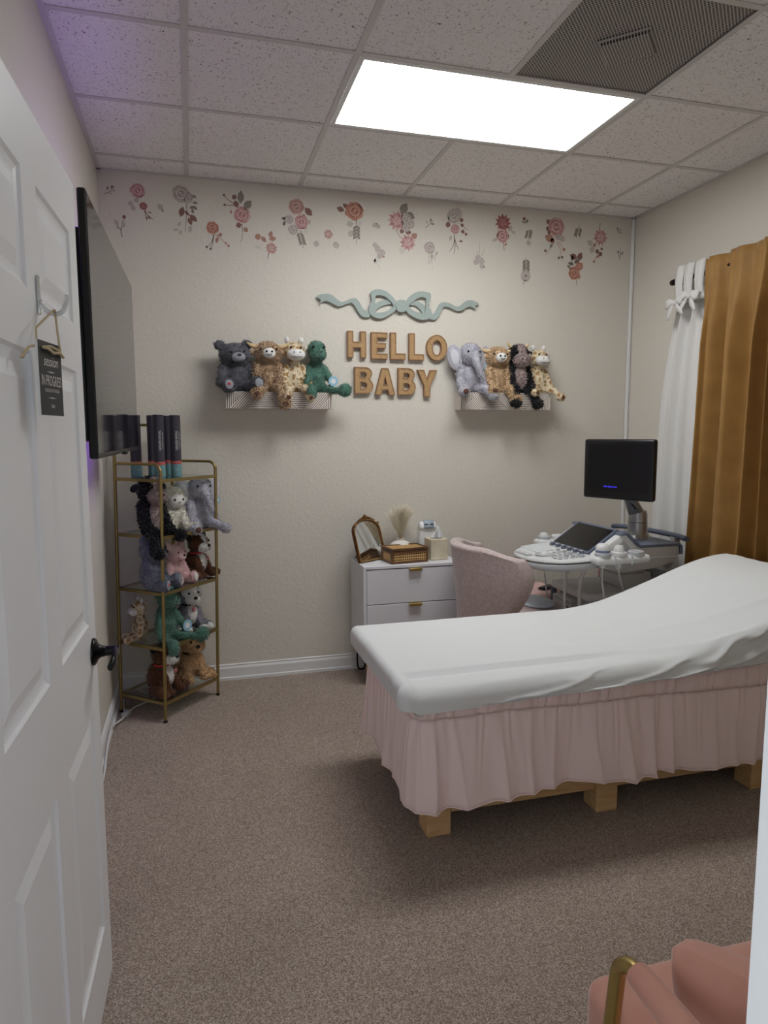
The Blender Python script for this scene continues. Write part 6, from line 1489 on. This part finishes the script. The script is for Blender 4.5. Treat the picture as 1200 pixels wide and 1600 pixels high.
# ---- probes with their cables
def probe(label, loc, kind, cable):
    x, y, z = loc
    t = thing('ultrasound_probe', label, 'ultrasound probe', loc, group='probes in the console holders', world=True)
    if kind == 0:
        b = MB(); b.lathe([(0, -0.05), (0.014, -0.05), (0.02, -0.02), (0.0245, 0.0), (0.0255, 0.012)], loc, 24); b.build('grip', M_UW, t, smooth=40)
        b = MB(); b.lathe([(0.0255, 0.012), (0.034, 0.014), (0.036, 0.024), (0.036, 0.040), (0.0355, 0.042)], loc, 24); b.build('blue_band', mat('probe_blue', (116, 128, 158), 0.45), t, smooth=40)
        b = MB(); b.lathe([(0.0355, 0.042), (0.036, 0.05), (0.033, 0.064), (0.022, 0.074), (0, 0.078)], loc, 24); b.build('probe_head', M_UW, t, smooth=40)
    else:
        b = MB(); b.lathe([(0, -0.05), (0.013, -0.05), (0.018, -0.02), (0.0245, 0.01), (0.026, 0.03), (0.0255, 0.06), (0.018, 0.072), (0, 0.075)], loc, 20); b.build('probe_head', M_UW, t, smooth=40)
    b = MB(); pp = cat_rom([(x, y, z - 0.045)] + cable, 6, False); b.tube([Vector(p) for p in pp], 0.0045, 8); b.build('cable', mat('cable_grey', (206, 206, 202), 0.5), t, smooth=True)
probe('round white probe with blue band in the front console holder', (1.995, UC - 0.305, 0.812), 0, [(1.99, UC - 0.315, 0.70), (2.0, UC - 0.325, 0.58), (1.985, UC - 0.31, 0.45), (1.97, UC - 0.28, 0.30), (2.0, UC - 0.25, 0.26)])
probe('slim white probe in the middle console holder', (2.09, UC - 0.305, 0.80), 1, [(2.09, UC - 0.315, 0.72), (2.12, UC - 0.32, 0.62), (2.16, UC - 0.31, 0.50), (2.18, UC - 0.29, 0.36)])
probe('small white probe on the wall side of the console', (1.995, UC + 0.305, 0.785), 1, [(2.0, UC + 0.32, 0.70), (2.03, UC + 0.32, 0.5), (2.05, UC + 0.31, 0.3)])

# ---- pink stool with remote beside the machine, mauve cushion behind it
t = thing('pink_stool', 'low pink cushioned stool by the wall behind the machine', 'stool', (2.02, 3.83, 0))
b = MB(); b.rbox((0, 0, 0.44), (0.32, 0.30, 0.09), 0.03, 3); b.build('seat', mat('rose_fabric', (214, 178, 172), 0.85), t, smooth=40)
for sx in (-1, 1):
    for sy in (-1, 1):
        b = MB(); b.cyl((sx * 0.13, sy * 0.12, 0), (sx * 0.12, sy * 0.11, 0.40), 0.010, 0.014, 10); b.build('leg', M_BRASS, t, smooth=40)
b = MB(); b.rbox((2.09, 3.76, 0.4945), (0.05, 0.12, 0.016), 0.004, 2, Matrix.Rotation(-1.0, 3, 'Z')); tag(b.build('remote_control', M_BLACK, smooth=40), 'small black remote control lying on the low pink stool', 'remote control')
t = thing('mauve_armchair', 'mauve velvet rounded chair tucked behind the ultrasound machine', 'chair', (2.62, 3.80, 0))
M_MAUVE = mat('mauve_velvet', (142, 100, 100), 0.8, sheen=0.4)
P = []
for i in range(31):
    a = radians(-170 + 250 * i / 30); rr = 0.135
    P.append([(rr * cos(a) + 0.035 * cos(q) * cos(a), rr * sin(a) + 0.035 * cos(q) * sin(a), 0.565 + 0.045 * sin(q)) for q in [2 * pi * j / 12 for j in range(12)]])
mb = MB(); mb.grid(P, cv=True); n = len(mb.v); mb.f += [tuple(range(12)), tuple(range(n - 12, n))]; mb.m += [0, 0]; mb.build('rolled_back', M_MAUVE, t, smooth=True)
b = MB(); b.lathe([(0, 0.08), (0.14, 0.08), (0.15, 0.12), (0.15, 0.42), (0.13, 0.45), (0, 0.455)], n=28); b.build('seat', M_MAUVE, t, smooth=40)
b = MB()
P = [[((0.152) * cos(radians(-170 + 250 * i / 30)), 0.152 * sin(radians(-170 + 250 * i / 30)), z) for z in (0.2, 0.55)] for i in range(31)]
b.grid(P); o = b.build('back_shell', M_MAUVE, t, smooth=True); o.modifiers.new('th', 'SOLIDIFY').thickness = 0.02
b = MB(); b.lathe([(0, 0), (0.12, 0), (0.12, 0.08), (0, 0.08)], n=24); b.build('plinth', M_BLACK, t, smooth=40)

# ================================================================== CURTAINS
RX, RZ = 2.735, 2.315
t = thing('curtain_rod', 'dark bronze curtain rod with round end cap on the right wall', 'curtain rod', (RX, 2.6, RZ), world=True)
M_BRONZE = mat('dark_bronze', (50, 42, 38), 0.4, 0.7)
b = MB(); b.cyl((RX, 1.30, RZ), (RX, 3.515, RZ), 0.0125, n=16); b.build('pole', M_BRONZE, t, smooth=40)
for y, s in ((3.515, 1), (1.30, -1)):
    b = MB(); b.lathe([(0, 0), (0.017, 0), (0.0175, 0.012), (0.016, 0.026), (0.008, 0.03), (0, 0.03)], (RX, y, RZ), 18, Matrix.Rotation(radians(-90 * s), 3, 'X')); b.build('end_cap', M_BRONZE, t, smooth=40)
for y in (3.475, 2.35, 1.35):
    b = MB(); b.bx(RX, XR, y - 0.008, y + 0.008, RZ - 0.02, RZ - 0.012); b.bx(XR - 0.006, XR, y - 0.014, y + 0.014, RZ - 0.05, RZ + 0.02); b.build('bracket', M_BRONZE, t)

def drape(name, mat_, parent, ytop, ybot, ztop, zbot, fold, amp, x0, seed, nu=120, nv=40, heading=0.0, thick=0.003, gather=None, early=False):
    """panel hanging along y; fold(s)->phase; widths interpolate from the top pair ytop to the bottom pair ybot"""
    P = []
    for i in range(nu + 1):
        s = i / nu; row = []
        for j in range(nv + 1):
            k = j / nv; z = ztop + (zbot - ztop) * k
            kk = sm(0, 1, k) if gather is None else sm(gather, 1, k) ** 0.6 * 1.0 if k > gather else 0.12 * (1 - k / gather)
            if early: kk = 1 - (1 - k) ** 4
            ya = ytop[0] + (ybot[0] - ytop[0]) * kk; yb = ytop[1] + (ybot[1] - ytop[1]) * kk
            y = ya + (yb - ya) * s
            a = amp(k, s); ph = fold(s) + 0.35 * fbm(s * 3, k * 1.5, seed)
            x = x0 + a * sin(ph) + 0.35 * a * sin(2.3 * ph + seed) + 0.008 * fbm(s * 6, k * 2.2, seed + 3)
            y += 0.35 * a * cos(ph * 1.0)
            row.append((x, y, z))
        P.append(row)
    mb = MB(); mb.grid(P); o = mb.build(name, mat_, parent, smooth=True); m = o.modifiers.new('th', 'SOLIDIFY'); m.thickness = thick
    return P, o
# mustard velvet
t = thing('mustard_curtain', 'mustard yellow velvet curtain panel hanging on the right wall', 'curtain', (2.71, 2.8, 0.05), world=True)
fold_m = lambda s: 2 * pi * (s * 5.6 + 0.28 * sin(7 * s + 1.0))
P, o = drape('panel', M_MUSTARD, t, (3.235, 2.44), (3.295, 2.44), 2.375, 0.06, fold_m, lambda k, s: (0.018 + 0.034 * sm(0.03, 0.22, k)) * (0.75 + 0.5 * sin(7 * s) ** 2), 2.70, 2.0, 260, 46)
mb = MB(); Q = [[(p[0] - 0.004, p[1], p[2]) for p in (row[1], row[2])] for row in P]
st = MB(); st.tube([Vector((row[2][0] - 0.002, row[2][1], row[2][2])) for row in P[::2]], 0.0016, 5); st.build('heading_seam', M_MUSTARD, t, smooth=True)
# white linen with ties
t = thing('white_curtain', 'white linen curtain with tied bows beside the mustard curtain', 'curtain', (2.745, 3.4, 0.05), world=True)
fold_w = lambda s: 2 * pi * (s * 3.1 + 0.05)
drape('panel', M_WCURT, t, (3.50, 3.21), (3.65, 3.22), 2.19, 0.06, fold_w, lambda k, s: 0.016 + 0.016 * k, 2.752, 5.0, 110, 44, early=True)
for k, y in enumerate((3.452, 3.375, 3.285)):
    P = []
    for i in range(13):
        f = i / 12; z = 2.175 + 0.215 * f; w_ = 0.028 + 0.009 * f + 0.012 * sm(0.25, 0, f)
        P.append([(2.722 - 0.010 * sin(pi * g) - 0.012 * sin(pi * f) + 0.004 * sin(9 * g + k), y + w_ * (2 * g - 1), z) for g in np.linspace(0, 1, 9)])
    mb = MB(); mb.grid(P); o = mb.build('hanging_tab', M_WCURT, t, smooth=True); o.modifiers.new('th', 'SOLIDIFY').thickness = 0.004
def bow_tie(y, z, sc, k):
    R0 = Matrix.Rotation(0.25 * (k - 0.5), 3, 'X')
    c = Vector((2.69, y, z))
    kn = MB(); kn.ell(c, (0.013 * sc, 0.014 * sc, 0.016 * sc), 12, 8); kn = kn.build('bow_knot', M_WCURT, t, smooth=True)
    for s in (-1, 1):
        P = []
        for i in range(11):
            f = i / 10; wv = (0.008 + 0.018 * min(1, f * 1.6)) * sc
            P.append([c + R0 @ Vector((-0.012 * sin(pi * f), s * 0.075 * f * sc, 0.012 * f * sc + wv * g + (0.006 * sin(6 * f) if g else 0))) for g in (-1, -0.3, 0.3, 1)])
        mb = MB(); mb.grid(P); o = mb.build('bow_loop', M_WCURT, kn, smooth=30); o.modifiers.new('th', 'SOLIDIFY').thickness = 0.0015
        P = []
        for i in range(9):
            f = i / 8; P.append([c + R0 @ Vector((-0.004 - 0.006 * sin(3 * f), s * (0.012 + 0.05 * f) * sc, (-0.085 * f) * sc + 0.0 * g)) + Vector((0, g * (0.007 + 0.014 * min(1, 2 * f) * (1 if f < 0.7 else (1 - f) / 0.3)) * sc, 0)) for g in (-1, 0, 1)])
        mb = MB(); mb.grid(P); o = mb.build('bow_tail', M_WCURT, kn, smooth=30); o.modifiers.new('th', 'SOLIDIFY').thickness = 0.0015
bow_tie(3.45, 2.185, 1.0, 0); bow_tie(3.33, 2.20, 0.95, 1)

# ---- wall socket
t = thing('wall_socket', 'small white socket plate with two dark slots beside the curtain', 'socket', (XR, 3.706, 1.30))
b = MB(); b.rbox((-0.011, 0, 0.045), (0.022, 0.05, 0.09), 0.003, 1); pl_ = b.build('plate', M_BASE, t)
for z in (0.028, 0.062):
    b = MB(); b.rbox((-0.0225, 0, z), (0.004, 0.016, 0.018), 0.001, 1); b.build('slot', M_BLACK, pl_)

# ================================================================== PINK ARMCHAIR (front right)
AX0, AX1, AY0, AY1 = 0.665, 1.30, 0.33, 1.045
t = thing('pink_armchair', 'coral pink velvet armchair with gold tube arms at lower right', 'armchair', ((AX0 + AX1) / 2, 0.68, 0), world=True)
b = MB(); b.rbox(((AX0 + AX1) / 2, 0.72, 0.36), (AX1 - AX0 - 0.02, 0.655, 0.15), 0.035, 4); b.build('seat_cushion', M_PINKVELVET, t, smooth=50)
Rb = Matrix.Rotation(radians(-10), 3, 'X')
b = MB(); b.rbox(((AX0 + AX1) / 2, 0.345, 0.60), (AX1 - AX0 - 0.06, 0.12, 0.46), 0.045, 4); b.build('back_cushion', M_PINKVELVET, t, smooth=50)
for sx, x in ((-1, AX0 - 0.002), (1, AX1 + 0.002)):
    pth = [(x, 0.36, 0.0), (x, 0.36, 0.45)] + [(x, 0.36 + 0.05 * (1 - cos(q)), 0.54 + 0.04 * sin(q)) for q in np.linspace(0, pi / 2, 6)] + [(x, 0.87 + 0.05 * sin(q) + 0.0, 0.58 - 0.05 * (1 - cos(q))) for q in np.linspace(0, pi / 2 * 0.92, 8)] + [(x, 0.935, 0.40), (x, 0.945, 0.20), (x, 0.955, 0.0)]
    b = MB(); b.tube(pth, 0.0135, 14); fr = b.build('arm_frame', M_BRASS, t, smooth=50)
    b = MB(); P = [Vector((x, y, 0.58)) for y in np.linspace(0.40, 0.868, 12)]
    b.tube(P, [0.020] + [0.0235] * 10 + [0.0205], 16); b.build('arm_pad', M_PINKVELVET, fr, smooth=50)
b = MB(); b.cyl((AX0, 0.93, 0.275), (AX1, 0.93, 0.275), 0.011); b.cyl((AX0, 0.37, 0.275), (AX1, 0.37, 0.275), 0.011)
b.build('cross_bar', M_BRASS, t, smooth=40)
# throw pillow
def pillow(c, ux, uy, wn, w_, h_, th):
    P = []; N_ = 22
    for side in (1, -1):
        S = []
        for i in range(N_ + 1):
            row = []
            for j in range(N_ + 1):
                a, b_ = 2 * i / N_ - 1, 2 * j / N_ - 1
                pin = 1 - 0.07 * (1 - abs(a) ** 2) * abs(b_) ** 4; pin2 = 1 - 0.07 * (1 - abs(b_) ** 2) * abs(a) ** 4
                edge = max(0, (1 - a ** 4)) ** 0.5 * max(0, (1 - b_ ** 4)) ** 0.5; h = edge * (th + 0.006 * fbm(a * 3, b_ * 3, side)); cr_ = 1 - 0.13 * abs(a * b_) ** 5; pin *= cr_; pin2 *= cr_
                row.append(c + ux * (a * w_ / 2 * pin2) + uy * (b_ * h_ / 2 * pin) + wn * (h * side))
            S.append(row)
        P.append(S)
    mb = MB(); mb.grid(P[0]); mb.grid([r_[::-1] for r_ in P[1]]); return mb
pA = Vector((0.722, 0.871, 0.625)); pux = Vector((0.48, -0.87, 0)).normalized(); puy = Vector((-0.057, -0.032, 0.19)).normalized()
pwn = pux.cross(puy).normalized()
mb = pillow(pA + pux * 0.19 - puy * 0.10, pux, puy, pwn, 0.40, 0.215, 0.06)
tag(mb.build('throw_pillow', M_PINKVELVET, smooth=True), 'coral pink velvet throw pillow leaning on the armchair', 'pillow')

# ---- white cord along the left baseboard
b = MB(); pts = [(-0.405, 3.86, 0.008), (-0.395, 3.74, 0.014), (-0.375, 3.62, 0.010), (-0.392, 3.50, 0.03), (-0.411, 3.40, 0.05), (-0.412, 3.28, 0.055), (-0.411, 3.15, 0.03), (-0.405, 3.0, 0.008), (-0.40, 2.7, 0.006)]
b.tube([Vector(p) for p in cat_rom(pts, 6, False)], 0.005, 8); b.rbox((-0.37, 3.64, 0.012), (0.03, 0.06, 0.022), 0.004, 2, Matrix.Rotation(-0.4, 3, 'Z'))
tag(b.build('power_cord', mat('white_cord', (215, 215, 212), 0.5), smooth=40), 'white power cord with plug running along the left baseboard', 'cord')
b = MB(); pts = [(-0.372, 3.64, 0.012), (-0.33, 3.74, 0.006), (-0.24, 3.84, 0.006), (-0.30, 3.93, 0.006), (-0.37, 3.98, 0.03)]
b.tube([Vector(p) for p in cat_rom(pts, 6, False)], 0.004, 8)
tag(b.build('power_cord', mat('white_cord', (215, 215, 212), 0.5), smooth=40), 'white power cord lying on the carpet under the gold rack', 'cord')
